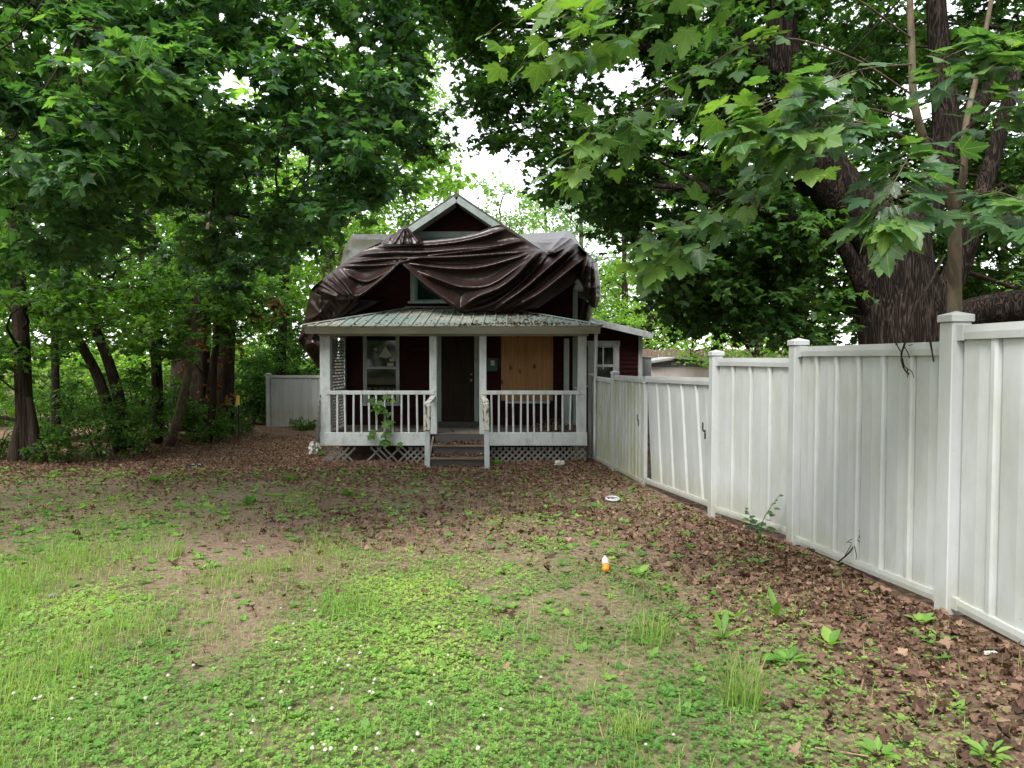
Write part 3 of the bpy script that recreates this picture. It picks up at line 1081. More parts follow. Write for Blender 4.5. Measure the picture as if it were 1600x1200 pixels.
# porch: deck, posts, beam, gutter
X = lambda px: PX(px, YP)
DX0, DX1 = X(500), X(917)
porch = empty('porch', ((DX0 + DX1) / 2, YP, GR))
porch.parent = house
porch.matrix_parent_inverse = Matrix.Translation(-Vector(house.location))
n = 14
for i in range(n):
    y0 = YP + .02 + (YW - .02 - YP) * i / n
    box('deck_board', porch, M['deck'], DX0 + .02, DX1 - .02, y0, y0 + (YW - .02 - YP) / n - .008, DECK - .035, DECK - random.uniform(0, .004), .004)
sx0, sx1 = X(683), X(749)
for a, b in ((DX0, X(671)), (X(760), DX1)):
    box('fascia_board', porch, M['white_trim'], a - .01, b + .01, YP - .05, YP + .018, PZ(696, YP), DECK + .02)
for a, b, pz0 in ((500, 516, DECK), (671, 682.5, DECK), (749, 760, DECK), (903, 916.5, DECK)):
    box('post', porch, M['white_trim'], X(a), X(b), YP - .02, YP + .17, DECK + .02 if a in (500, 903) else DECK - .02, PZ(525, YP), .008)
for a, b in ((500, 505), (911, 917)):
    pass
for px_ in (536, 885):
    xx = PX(px_, 16.78)
    box('post', porch, M['white_trim'], xx - .06, xx + .06, 16.72, 16.84, DECK, PZ(525, YP), .008)
ZB = PZ(525, YP)
box('beam', porch, M['gutter'], DX0 - .03, DX1 + .03, YP - .04, YP + .12, ZB + .001, PZ(519, YP))
for xx in (DX0 + .07, DX1 - .07):
    box('beam', porch, M['gutter'], xx - .06, xx + .06, YP + .125, YW - .03, ZB + .001, PZ(519, YP))
# porch ceiling
box('ceiling', porch, M['deck'], DX0 - .2, DX1 + .2, YP - .2, YW - .03, PZ(519, YP) + .003, PZ(519, YP) + .03)
# gutter: an open trough with a rolled lip
GX0, GX1 = PX(476, 14.66), PX(938, 14.66)
gzb, gzt = PZ(521, 14.66), PZ(507, 14.66)
prof = [(.14, 0), (.02, 0), (-.0, .04), (-.045, .11), (-.055, .15), (-.055, gzt - gzb), (-.035, gzt - gzb), (-.03, .12), (.01, .03), (.125, .02), (.125, gzt - gzb), (.14, gzt - gzb)]
V = np.array([(x, 14.70 + a, gzb + b) for x in (GX0, GX1) for a, b in prof])
k = len(prof)
q = np.array([(i, (i + 1) % k, k + (i + 1) % k, k + i) for i in range(k)])
gut = obj('gutter', np_mesh('m', V, [q, np.array([list(range(k))[::-1], list(range(k, 2 * k))])]), M['gutter'], porch)
for xx in (X(800), X(850), X(885), X(575), X(640)):
    box('bracket', gut, M['gutter'], xx - .012, xx + .012, 14.638, 14.644, gzb + .13, gzt + .002, .001)
# downspout on the right
tube('downspout', porch, M['white_trim'], [P(931, 520, 14.9), P(931, 560, 14.9), P(930, 620, 14.92), Vector((P(930, 620, 14.92).x, 14.92, GR + .1))], .035, .035, 8, 10)

# porch roof: ribbed metal sheets on a hip
EX0, EX1, EY = PX(474, 14.62), PX(941, 14.62), 14.62
EZ = PZ(509, 14.62)
TZ = PZ(482, YW)
run = YW - EY
rise = TZ - EZ
hipL, hipR = PX(640, YW), PX(786, YW)
npan = 25
xs = np.linspace(EX0, EX1, npan + 1)


def tmax(x):
    if x < hipL:
        return max(0.0, (x - EX0) / (hipL - EX0))
    if x > hipR:
        return max(0.0, (EX1 - x) / (EX1 - hipR))
    return 1.0


def rp(x, t, dz=0.0):
    return Vector((x, EY + run * t, EZ + rise * t + dz))


for i in range(npan):
    a, b = xs[i], xs[i + 1]
    brk = [x for x in (hipL, hipR) if a < x < b]
    top = [rp(x, tmax(x)) for x in [a] + brk + [b]]
    pts = [rp(a, 0), rp(b, 0)] + top[::-1]
    pts = [p for j, p in enumerate(pts) if all((p - q_).length > 1e-4 for q_ in pts[:j])]
    me = hull([p + Vector((0, 0, dz)) for p in pts for dz in (0, -.012)])
    pan = obj('roof_panel', me, M['metal_roof'], porch)
    L = tmax(a)
    if L > .03:
        beam('rib', pan, M['metal_roof'], rp(a, -.02, .012), rp(a, L - .01, .012), .035, .03, (1, 0, 0), .008)
        beam('rib', pan, M['metal_roof'], rp((a + b) / 2, -.005, .003), rp((a + b) / 2, max(.02, tmax((a + b) / 2) - .02), .003), .012, .010, (1, 0, 0), .003)
for e, h_, s in ((EX0, hipL, -1), (EX1, hipR, 1)):
    me = hull([Vector(v) + Vector((0, 0, dz)) for v in ((e, EY, EZ), (h_, YW, TZ), (e, YW + .3, EZ), (h_, YW + .3, TZ)) for dz in (-.014, -.03)])
    obj('roof_panel', me, M['metal_roof'], porch)
    beam('hip_cap', porch, M['metal_roof'], rp(e, 0, .018), Vector((h_, YW - .02, TZ + .018)), .11, .03, None, .01)
beam('flashing', porch, M['metal_roof'], (hipL - .1, YW - .05, TZ + .03), (hipR + .1, YW - .05, TZ + .03), .08, .03, (0, 1, 0))

# railings, one baluster at a time
RT, RB = PZ(610.5, YP), PZ(616.5, YP)
for (a, b, nb, off) in ((517, 671, 12, 0), (760, 909, 13, 0)):
    rail = box('handrail', porch, M['white_trim'], X(a) - (.1 if a == 517 else .12), X(b) + .1, YP - .035, YP + .055, RB, RT)
    for i in range(nb):
        xx = X(a) + (X(b) - X(a)) * (i + .75) / (nb + .35) + random.uniform(-.012, .012)
        zt = DECK + .022
        if random.random() < .25:
            zt += random.uniform(.01, .05)
        t = random.uniform(-.01, .01)
        beam('baluster', porch, M['white_trim'], (xx, YP - .01, zt), (xx + t, YP - .01, RB + .004), .04, .035, (1, 0, 0), .004)
for xx in (DX0 + .10, DX1 - .10):
    box('handrail', porch, M['white_trim'], xx - .04, xx + .04, YP + .17, 16.72, RB, RT)
for i in range(9):
    yy = YP + .3 + i * .16
    box('baluster', porch, M['white_trim'], DX1 - .12, DX1 - .08, yy, yy + .04, DECK + .02, RB - .001)


def lattice(parent, origin, u, v, W, H, step, w=.036, gap=(), clip=None, mat='lattice'):
    """crossed slats clipped to a W x H panel spanned by u and v"""
    u, v = Vector(u).normalized(), Vector(v).normalized()
    nrm = u.cross(v)
    for s in (1, -1):
        c = -H if s == 1 else 0
        i = 0
        while c < (W if s == 1 else W + H):
            # line x - s*y = c
            pts = []
            for y in (0, H):
                x = c + s * y
                if 0 <= x <= W:
                    pts.append((x, y))
            for x in (0, W):
                y = (x - c) / s
                if 0 < y < H:
                    pts.append((x, y))
            if len(pts) >= 2:
                pts.sort()
                p, q_ = pts[0], pts[-1]
                mid = ((p[0] + q_[0]) / 2 / W)
                if math.hypot(p[0] - q_[0], p[1] - q_[1]) > .07 and not any(g0 < mid < g1 and random.random() < g2 for g0, g1, g2 in gap):
                    a = Vector(origin) + u * p[0] + v * p[1] + nrm * (.006 * s)
                    b = Vector(origin) + u * q_[0] + v * q_[1] + nrm * (.006 * s)
                    beam('lattice_slat', parent, M[mat], a, b, w, .008, (b - a).cross(nrm), .001)
            c += step
            i += 1


for a, b, gp in ((504, 668, ((.28, .75, .55),)), (764, 916, ())):
    lattice(porch, (X(a), YP + .02, GR - .02), (1, 0, 0), (0, 0, 1), X(b) - X(a), PZ(697, YP) - GR - .01, .135, .038, gp)
# side screens
lattice(porch, (DX0 + .10, YP + .18, DECK + .02), (0, 1, 0), (0, 0, 1), 16.70 - YP - .18, PZ(527, YP) - DECK - .05, .135, .04, (), None, 'lattice')
# a piece of lattice leaning against the porch's outer corner
lattice(porch, P(503, 612, 14.98) + Vector((-.02, 0, 0)), (0, .9, .1), P(490, 700, 14.72) - P(503, 612, 14.98), .55, 1.15, .12, .035, (), None, 'lattice')
# dark earth and sleepers under the deck
box('foundation', house, M['core'], HX0 + .1, HX1 - .1, 16.2, 16.85, GR - .2, DECK - .05)

# steps
stair = empty('stair', ((sx0 + sx1) / 2, 14.2, GR))
stair.parent = house
stair.matrix_parent_inverse = Matrix.Translation(-Vector(house.location))
sy = [13.75, 14.18, 14.60]
sz = [PZ(736, 13.75), PZ(716, 14.18), PZ(696, 14.60)]
ax, bx_ = PX(672, 14.2), PX(756, 14.2)
for i in range(3):
    y1 = (sy + [15.0])[i + 1]
    box('tread', stair, M['tread'], ax, bx_, sy[i] - .03, y1 - .005, sz[i] - .035, sz[i], .008)
    box('riser', stair, M['riser'], ax + .01, bx_ - .01, sy[i] + .005, sy[i] + .03, GR - .1 if i == 0 else sz[i - 1] + .002, sz[i] - .037, .003)
box('riser', stair, M['riser'], ax + .01, bx_ - .01, 14.97, 14.995, sz[2] + .002, DECK - .04, .003)
for xx in (ax - .03, bx_ + .03):
    obj('stringer', hull([Vector((xx + e, y, z)) for e in (-.02, .02) for y, z in ((13.74, GR - .05), (13.74, sz[0] - .04), (14.98, DECK - .06), (14.98, GR - .05))]), M['deck'], stair)
for a, top, xp in ((667.5, 632, 677), (760, 630, 754)):
    xx = PX(a, 13.65)
    zt = PZ(652, 13.65)
    bot = PX(668 if a < 700 else 761.5, 13.65, 738)
    beam('newel_post', stair, M['white_trim'], (bot, 13.65, GR - .1), (xx, 13.65, zt), .10, .09, (1, 0, 0))
    # thick peeling sleeve over the top of the newel
    beam('newel_sleeve', stair, M['peeling'], (xx - .002, 13.63, PZ(672, 13.63)), (xx + (.01 if a < 700 else -.012), 13.61, PZ(top, 13.61)), .125, .12, (1, 0, 0), .012)
    beam('handrail', stair, M['peeling'], (xx, 13.63, PZ(top - 1, 13.63)), (PX(xp, 14.97), 14.97, PZ(620, 14.97)), .11, .05, (1, 0, 0), .008)

# annex on the right, set back
YA = 19.0
ann = empty('annex', (PX(960, YA), YA, GR))
ann.parent = house
ann.matrix_parent_inverse = Matrix.Translation(-Vector(house.location))
ax0, ax1 = 1.55, PX(1000, YA)
zl, zr = PZ(497, YA), PZ(521, YA)
obj('wall', hull([(ax0, YA + .03, GR - .1), (ax1, YA + .03, GR - .1), (ax0, YA + .03, zl - .05), (ax1, YA + .03, zr - .05), (ax0, 23, GR - .1), (ax1, 23, GR - .1), (ax0, 23, zl - .05), (ax1, 23, zr - .05)]), M['core'], ann)
V, Q = [], []
z = GR
while z < zl:
    zt = z + .115
    fx = lambda zz: ax1 if zz <= zr else max(ax0, ax1 - (zz - zr) / (zl - zr) * (ax1 - ax0))
    i = len(V)
    V += [(ax0, YA - .018, z), (fx(z), YA - .018, z), (fx(zt), YA, zt), (ax0, YA, zt)]
    Q.append((i, i + 1, i + 2, i + 3))
    z = zt
obj('siding', np_mesh('m', np.array(V), [np.array(Q)]), M['red_siding'], ann)['kind'] = 'stuff'
box('corner_board', ann, M['white_trim'], ax1 - .05, ax1 + .06, YA - .05, YA + .05, GR, zr - .03)
rfa = obj('roof', hull([(x, y, zz + dz) for x, zz in ((ax0, zl + .04), (PX(1016, YA), PZ(524, YA))) for y in (YA - .35, 23.2) for dz in (0, .07)]), M['tin'], ann)
beam('rake_board', rfa, M['white_trim'], (ax0, YA - .37, zl + .01), (PX(1016, YA), YA - .37, PZ(524, YA) - .03), .03, .15, (0, 1, 0))
wa = window(ann, PX(925, YA), PX(960, YA), PZ(590, YA) - .2, PZ(541, YA), YA - .02, 2, 1, .07, .12, M['white_trim'], M['white_trim'])
box('muntin', wa, M['white_trim'], PX(941, YA), PX(943, YA), YA - .075, YA - .05, PZ(577, YA), PZ(543, YA), .003)

# things fixed to the house
mb = empty('mailbox', P(769, 580, YW - .1))
tag(mb, 'dark green wall mailbox with a pale paper beside the front door', 'mailbox')
box('body', mb, M['mailbox'], PX(761, YW), PX(777.5, YW), YW - .16, YW - .021, PZ(580, YW), PZ(562, YW), .01)
box('lid', mb, M['mailbox'], PX(760.5, YW), PX(778, YW), YW - .17, YW - .02, PZ(562, YW) + .002, PZ(559, YW), .008)
box('paper_slip', mb, M['paper'], PX(767, YW), PX(773, YW), YW - .166, YW - .161, PZ(571, YW), PZ(561.5, YW) - .02, .001)

# ------------------------------------------------------------------ the tarpaulin
tarp = empty('tarpaulin', (PEAK_X, 16.4, TZ))
tag(tarp, 'brown plastic tarpaulin draped in heavy folds over the house roof and gable', 'tarpaulin')


def seg_dist(px, py, line):
    best = np.full(px.shape, 1e9)
    sgn = np.zeros(px.shape)
    par = np.zeros(px.shape)
    L = [0.0]
    for (x0, y0), (x1, y1) in zip(line[:-1], line[1:]):
        L.append(L[-1] + math.hypot(x1 - x0, y1 - y0))
    for i, ((x0, y0), (x1, y1)) in enumerate(zip(line[:-1], line[1:])):
        dx, dy = x1 - x0, y1 - y0
        ll = dx * dx + dy * dy
        t = np.clip(((px - x0) * dx + (py - y0) * dy) / ll, 0, 1)
        ex, ey = px - x0 - t * dx, py - y0 - t * dy
        d = np.hypot(ex, ey)
        k = d < best
        best = np.where(k, d, best)
        sgn = np.where(k, np.sign(dx * ey - dy * ex), sgn)
        par = np.where(k, (L[i] + t * math.sqrt(ll)) / L[-1], par)
    return best, sgn, par


def bend(line, n=14):
    p = smooth_path([(a, b, 0) for a, b in line], n)
    return [(a, b) for a, b, _ in p]


def folds(px, py, lines):
    """forward push (m) of every fold at each pixel place; a crest is sharp above and long below"""
    s = np.zeros(px.shape)
    for line, A, wa, wb in lines:
        d, g, par = seg_dist(px, py, bend(line))
        w = np.where(g < 0, wa, wb)           # above / below the crest, for a line drawn left to right
        ends = np.clip(np.minimum(par, 1 - par) * 6 + 0.35, 0, 1)
        f = np.exp(-np.abs(d) / w)
        s = np.maximum(s, A * f * ends) + 0.45 * np.minimum(s, A * f * ends)
    return s


FOLD = [
    ([(594, 386), (640, 384), (690, 381), (740, 373), (790, 358)], .13, 3, 7),
    ([(560, 398), (610, 394), (660, 394), (720, 389), (771, 385), (818, 376)], .15, 3.5, 7),
    ([(535, 412), (590, 405), (640, 403), (690, 402), (747, 399), (843, 391)], .15, 3, 7),
    ([(533, 416), (600, 414), (629, 409), (668, 400), (730, 393), (790, 386)], .12, 3, 5),
    ([(633, 411), (689, 418), (739, 419), (781, 410), (836, 393)], .17, 4, 9),
    ([(650, 423), (690, 438), (722, 448), (763, 446), (800, 424), (838, 396)], .20, 6, 10),
    ([(626, 411), (668, 447), (721, 484)], .26, 9, 3),
    ([(719, 482), (745, 464), (781, 450), (810, 428), (825, 411), (845, 392)], .30, 9, 4),
    ([(728, 486), (771, 474), (806, 449), (836, 420), (856, 398)], .16, 5, 4),
    ([(771, 484), (817, 453), (846, 428), (869, 408), (901, 382)], .26, 8, 5),
    ([(790, 482), (835, 452), (868, 424), (905, 390)], .14, 5, 4),
    ([(804, 479), (843, 458), (890, 421), (916, 401)], .28, 8, 4),
    ([(538, 424), (552, 434), (573, 440), (600, 428), (626, 410)], .18, 6, 4),
    ([(522, 426), (540, 446), (557, 463), (590, 441), (626, 411)], .26, 8, 3),
    ([(505, 437), (524, 452), (543, 465)], .15, 4, 4),
    ([(512, 431), (532, 449), (550, 465)], .15, 4, 4),
    ([(488, 449), (506, 456), (531, 465)], .16, 5, 3),
    ([(495, 442), (515, 453), (537, 466)], .12, 4, 3),
]
_r = random.Random(3)
for line, A, wa, wb in list(FOLD):                 # smaller creases running beside the main folds
    for _ in range(2):
        dy, dx = _r.uniform(-9, 9), _r.uniform(-5, 5)
        k0 = _r.choice([0, 0, 1]) if len(line) > 3 else 0
        FOLD.append(([(a + dx + _r.uniform(-2, 2), b + dy + _r.uniform(-1.5, 1.5)) for a, b in line[k0:]], A * _r.uniform(.07, .18), _r.uniform(1.2, 2.2), _r.uniform(1.5, 3)))
TOP = [(486, 452), (490, 447), (504, 436), (531, 415), (552, 402), (577, 386), (593, 379), (639, 378), (668, 376), (720, 371), (747, 363), (768, 354), (782, 351), (818, 375.5), (833, 386), (846, 392), (856, 396), (868, 393), (882, 387), (901, 381), (917, 395)]
BOT = [(486, 454), (506, 464), (530, 468), (557, 467), (575, 456), (590, 444), (612, 423), (626, 410.5), (641, 424), (668, 450), (695, 470), (719, 488), (729, 488.5), (771, 486), (820, 484), (841, 481), (861, 468), (893, 446), (903, 434), (911, 420), (917, 403)]


def sheet(name, px, py, Y, mat='tarp', thick=0.012):
    n, m = px.shape
    u, v = (px - 800) / F, (600 - py) / F
    k = Y / (cp + v * sp)
    V = np.stack([u * k, Y, CAM_H + (-sp + v * cp) * k], -1).reshape(-1, 3)
    idx = np.arange(n * m).reshape(n, m)
    q = np.stack([idx[:-1, :-1], idx[1:, :-1], idx[1:, 1:], idx[:-1, 1:]], -1).reshape(-1, 4)
    o = obj(name, np_mesh('m', V, [q], True), M[mat], tarp)
    s = o.modifiers.new('thickness', 'SOLIDIFY')
    s.thickness = thick
    return o


def front_sheet():
    xs = np.linspace(486, 917, 330)
    top = np.interp(xs, [a for a, b in TOP], [b for a, b in TOP])
    bot = np.interp(xs, [a for a, b in BOT], [b for a, b in BOT])
    w = np.linspace(0, 1, 125)[None, :]
    px = np.repeat(xs[:, None], 125, 1)
    py = top[:, None] + (bot - top)[:, None] * w
    wr = 0.6 * np.sin(px * .21 + py * .33) + .4 * np.sin(px * .5 - py * .41 + 1) + .3 * np.sin(px * .11 + py * .9)
    Y = 16.34 - 0.30 * np.clip((py - 385) / 100, 0, 1) + 0.003 * wr
    Y = Y - folds(px, py, FOLD) * 1.4
    # wrap round the eaves at both ends
    Y = Y + 0.9 * np.clip((522 - px) / 36, 0, 1) ** 2 + 0.5 * np.clip((px - 895) / 22, 0, 1) ** 2
    # the top hem lies back against the rake boards
    e = np.exp(-((py - top[:, None]) / 3.0))
    Y = Y * (1 - e) + 16.30 * e + 0 * px
    sheet('front_sheet', px, py, Y)


front_sheet()


def loft(name, rows, n, m, lines=(), amp=1.0, seed=1):
    """a sheet through polylines of (px, py, Y), each resampled to n points; m rows across"""
    A = np.stack([smooth_path([(a, b, c) for a, b, c in r], n) for r in rows])      # k, n, 3
    k = len(rows)
    t = np.linspace(0, k - 1 - 1e-6, m)
    i = t.astype(int)
    f = (t - i)[:, None, None]
    G = A[i] * (1 - f) + A[i + 1] * f if k > 2 else A[0][None] * (1 - np.linspace(0, 1, m)[:, None, None]) + A[1][None] * np.linspace(0, 1, m)[:, None, None]
    px, py, Y = G[..., 0], G[..., 1], G[..., 2].copy()
    wr = np.sin(px * .3 + py * .2 + seed) + .6 * np.sin(px * .7 - py * .5 + seed * 2) + .5 * np.sin(py * .6 + px * .1)
    Y -= 0.008 * amp * wr
    if lines:
        Y -= folds(px, py, lines) * amp
    return sheet(name, px.T, py.T, Y.T)


# over the cross gable, right and left of the front gable
loft('roof_sheet', [[(806, 368, 19.3), (835, 365, 19.3), (868, 363, 19.3), (887, 361, 19.2), (898, 370, 18.4), (905, 381, 17.6)],
                    [(812, 372, 17.8), (836, 375, 17.8), (864, 374, 17.7), (884, 372, 17.5), (897, 376, 17.0), (909, 388, 16.9)],
                    [(818, 377, 16.40), (834, 388, 16.36), (856, 398, 16.33), (880, 390, 16.33), (901, 383, 16.36), (916, 396, 16.5)]], 90, 60,
     [([(856, 396), (872, 378), (887, 362)], .5, 5, 8), ([(858, 397), (885, 378), (899, 366)], .4, 4, 5), ([(820, 377), (850, 380), (875, 378)], .2, 4, 6)])
loft('roof_sheet', [[(540, 380, 19.2), (551, 374, 19.3), (570, 374, 19.3), (598, 374.5, 19.3)],
                    [(537, 396, 17.8), (548, 388, 17.6), (566, 386, 17.6), (594, 380, 17.6)],
                    [(531, 416, 16.40), (551, 404, 16.38), (575, 388, 16.36), (594, 380, 16.36)]], 50, 40,
     [([(541, 392), (552, 390), (570, 384)], .3, 4, 5)])
# flap folded up over the left rake
loft('flap', [[(596, 379, 16.25), (612, 368, 16.27), (624, 360, 16.28), (633, 353, 16.28), (641, 361, 16.27), (650, 369, 16.26), (661, 377.5, 16.24)],
              [(596, 382, 16.14), (608, 382, 16.1), (620, 382, 16.1), (632, 382, 16.1), (641, 382, 16.1), (651, 381, 16.1), (661, 381, 16.12)]], 70, 30,
     [([(614, 382), (633, 354)], .08, 2, 3), ([(628, 382), (633, 354)], .09, 2, 2), ([(633, 354), (643, 382)], .09, 2, 2), ([(633, 354), (655, 380)], .08, 2, 3), ([(604, 380), (610, 371)], .06, 2, 2)])
# hanging off the left eave
loft('side_sheet', [[(486, 453, 17.2), (500, 461, 16.75), (516, 466, 16.55), (532, 468, 16.5)],
                    [(480, 480, 17.3), (496, 484, 16.9), (514, 487, 16.75), (530, 487, 16.7)],
                    [(475, 508, 17.3), (492, 508, 17.0), (510, 508, 16.95), (524, 502, 16.95)],
                    [(466, 532, 17.3), (482, 534, 17.1), (500, 534, 17.05), (520, 530, 17.0)],
                    [(478, 548, 17.5), (487, 552, 17.3), (498, 553, 17.15), (514, 552, 17.1)],
                    [(491, 566, 17.7), (495, 573, 17.5), (501, 575, 17.3), (508, 574, 17.2)]], 60, 90,
     [([(484, 470), (500, 490), (512, 500)], .12, 4, 6), ([(478, 500), (497, 492), (515, 470)], .14, 5, 5), ([(468, 530), (485, 512), (505, 505)], .2, 4, 7), ([(500, 465), (498, 500), (488, 530)], .12, 4, 4),
      ([(476, 540), (490, 536), (500, 545)], .15, 5, 5)])
loft('side_sheet', [[(526, 466, 16.45), (545, 468, 16.4), (565, 468, 16.45), (592, 470, 16.6), (604, 468, 16.8)],
                    [(522, 482, 16.6), (540, 482, 16.55), (560, 480, 16.6), (583, 479, 16.7), (593, 477, 16.8)],
                    [(516, 500, 16.75), (530, 497, 16.7), (548, 493, 16.72), (568, 488, 16.78), (582, 485, 16.84)]], 60, 40,
     [([(520, 498), (536, 482), (550, 468)], .16, 4, 4), ([(530, 497), (549, 482), (562, 470)], .16, 4, 4), ([(545, 492), (570, 482), (590, 472)], .12, 4, 4)])
# bunched over the right eave
loft('eave_bundle', [[(908, 392, 16.6), (916, 395, 16.5), (924, 402, 16.5), (933, 411, 16.7), (928, 421, 17.4)],
                     [(905, 420, 16.35), (914, 415, 16.2), (924, 418, 16.2), (934.5, 426, 16.5), (930, 435, 17.3)],
                     [(904, 436, 16.45), (912, 442, 16.25), (922, 444, 16.2), (937.5, 446, 16.45), (931, 448, 17.2)],
                     [(911, 452, 16.6), (917, 458, 16.35), (925, 462, 16.25), (937.5, 464, 16.5), (931, 466, 17.2)],
                     [(917, 466, 16.7), (921, 474, 16.5), (926, 480, 16.4), (933, 479, 16.6), (929, 474, 17.2)]], 50, 70,
     [([(907, 434), (914, 418), (917, 402)], .2, 3, 4), ([(918, 470), (921, 440), (920, 404)], .22, 3, 4), ([(929, 478), (929, 445), (926, 408)], .2, 3, 4), ([(912, 448), (926, 450), (938, 446)], .15, 3, 4)])
loft('eave_bundle', [[(899, 462, 17.2), (908, 466, 17.0), (922, 474, 17.0), (927, 478, 17.3)],
                     [(900, 500, 17.2), (908, 502, 17.1), (918, 502, 17.1), (922, 500, 17.3)],
                     [(918, 500, 17.4), (926, 503, 17.4), (934, 506, 17.5), (936, 508, 17.7)]], 30, 40,
     [([(905, 498), (908, 480), (912, 466)], .12, 3, 3), ([(915, 500), (917, 485), (920, 474)], .12, 3, 3)])

# ------------------------------------------------------------------ fences
fpost = {'A': (PX(1492, 4.49), 4.49), 'B': (PX(1247, 6.6), 6.6), 'C': (PX(1119, 8.2), 8.2), 'D': (PX(1009, 10.95), 10.95), 'E': (PX(961, 13.1), 13.1), 'G': (PX(924, 15.7), 15.7),
         'Z': (2.90, 2.05), 'Y': (2.96, -0.4)}
fence = empty('vinyl_fence', (fpost['B'][0], 6.6, float(gz(2.6, 6.6))))
tag(fence, 'tall white vinyl privacy fence stepping down beside the yard to the porch', 'fence')


def fence_post(parent, x, y, top, w=.127, ang=0.0, mat='vinyl_clean', base=None):
    g = float(gz(x, y)) - .1 if base is None else base
    m = Matrix.Translation((x, y, 0)) @ Matrix.Rotation(ang, 4, 'Z')
    h = w / 2
    po = obj('post', hull([m @ Vector(p) for p in box_pts(-h, h, -h, h, g, top - .06, .006)]), M[mat], parent)
    c = h + .011
    pts = box_pts(-c, c, -c, c, top - .058, top - .012, .004) + [(0, 0, top + .012)]
    obj('post_cap', hull([m @ Vector(p) for p in pts]), M[mat], po)


def fence_panel(parent, a, b, ztop, zbot0, zbot1, mat, inset=.065, bw=.35, rail=.09, lean=0.0, facing=-1, thick=.045):
    """boards with a rolled rib between two rails, from place a to place b"""
    a, b = Vector((*a, 0)), Vector((*b, 0))
    d = b - a
    L = d.length - 2 * inset
    d.normalize()
    nrm = Vector((d.y, -d.x, 0))
    if nrm.x * facing < 0:
        nrm = -nrm
    a = a + d * inset
    zb = lambda t: zbot0 + (zbot1 - zbot0) * t

    def pt(t, z, o):
        return a + d * (t * L) + nrm * o + Vector((0, 0, z))
    zt0, zt1 = (ztop if isinstance(ztop, tuple) else (ztop, ztop))
    zt = lambda t: zt0 + (zt1 - zt0) * t
    for lo, hi, nm in ((-rail, 0, 'top_rail'), (0, rail * .75, 'bottom_rail')):
        f = zt if nm == 'top_rail' else zb
        pts = []
        for t, e in ((0, 0), (1, 0)):
            for z in (lo, hi):
                for o in (-thick * .62, thick * .62):
                    pts.append(pt(t, f(t) + z * .98, o))
            pts += [pt(t, f(t) + (lo + hi) / 2, o) for o in (-thick * .72, thick * .72)]
        rl = obj(nm, hull(pts), M['vinyl_clean' if nm == 'top_rail' else mat], parent)
        for t in ((.0, .022), (.978, 1.0)):
            me = hull([pt(u_, f(u_) + z, o) for u_ in t for z in (lo - .004, hi + .004) for o in (-thick * .76, thick * .76)])
            obj('bracket', me, M['vinyl_clean'], rl)
    nb = max(2, round(L / bw))
    for i in range(nb):
        t0, t1 = i / nb, (i + 1) / nb
        w = L / nb
        prof = [(0.002, -.014), (.008, .008), (.022, .019), (.052, .019), (.070, .008), (.085, -.004), (w * .5, .006), (w - .03, .004), (w - .002, -.010), (w - .002, -.024), (.002, -.024)]
        V = []
        for z_is_top in (0, 1):
            for s_, o_ in prof:
                t = t0 + s_ / L
                z = zt(t) - rail * .7 if z_is_top else zb(t) + rail * .4
                V.append(pt(max(0, t + (0 if z_is_top else lean / L)), z, o_))
        k = len(prof)
        q_ = np.array([(j, (j + 1) % k, k + (j + 1) % k, k + j) for j in range(k)])
        obj('board', np_mesh('m', np.array([tuple(v) for v in V]), [q_, np.array([list(range(k))[::-1], list(range(k, 2 * k))])]), M[mat], parent)


for k_, top in (('A', PZ(489, 4.49)), ('B', PZ(530, 6.6)), ('C', PZ(548, 8.2)), ('E', PZ(580, 13.1)), ('G', PZ(584, 15.7)), ('Z', 2.02), ('Y', 2.1)):
    fence_post(fence, *fpost[k_], top, ang=R(3))
gf = lambda k_, o=.03: float(gz(*fpost[k_])) + o
fence_panel(fence, fpost['A'], fpost['B'], PZ(534, 4.6), gf('A', .04), gf('B', .02), 'vinyl')
fence_panel(fence, fpost['B'], fpost['C'], PZ(559, 6.7), gf('B', .06), gf('C', .06), 'vinyl')
fence_panel(fence, fpost['Z'], fpost['A'], PZ(507, 4.3), .03, .03, 'vinyl')
fence_panel(fence, fpost['Y'], fpost['Z'], PZ(507, 4.3) + .08, .08, .08, 'vinyl')
fence_panel(fence, fpost['D'], fpost['E'], (PZ(589, 10.95), PZ(586, 13.1)), gf('D', .0), gf('E', .05), 'vinyl_green', inset=.05, bw=.24)
fence_panel(fence, fpost['E'], fpost['G'], PZ(592, 13.2), gf('E', .03), gf('G', .03), 'vinyl_green', bw=.24)
box('stile', fence, M['vinyl_clean'], fpost['D'][0] - .03, fpost['D'][0] + .03, 10.91, 10.99, gf('D', -.05), PZ(590, 10.95) - .06)

gate = empty('fence_gate', (fpost['C'][0], 8.3, gf('C')))
tag(gate, 'sagging white vinyl gate with slanted boards in the fence beside the porch', 'gate')
gC = Vector((*fpost['C'], 0))
gD = Vector((*fpost['D'], 0))
fence_panel(gate, (gC.x, gC.y), (gD.x, gD.y), (PZ(590, 8.3), PZ(588, 10.9)), gf('C', .09), gf('D', .05), 'vinyl_clean', inset=.07, bw=.5, lean=-.26)
for (px_, py0, py1, Y) in ((1002, 648, 664, 10.75), (1106, 660, 684, 8.32)):
    x = PX(px_, Y) - .05
    a = PZ(py0, Y)
    b = PZ(py1, Y)
    la = box('latch', gate, M['black'], x - .012, x, Y - .03, Y, (a + b) / 2, a, .002)
    box('latch_bolt', la, M['black'], x - .012, x, Y - .12, Y - .031, (a + b) / 2 - .015, (a + b) / 2 + .012, .002)
    box('latch_plate', la, M['black'], x - .012, x, Y - .135, Y - .10, b, (a + b) / 2 - .016, .002)

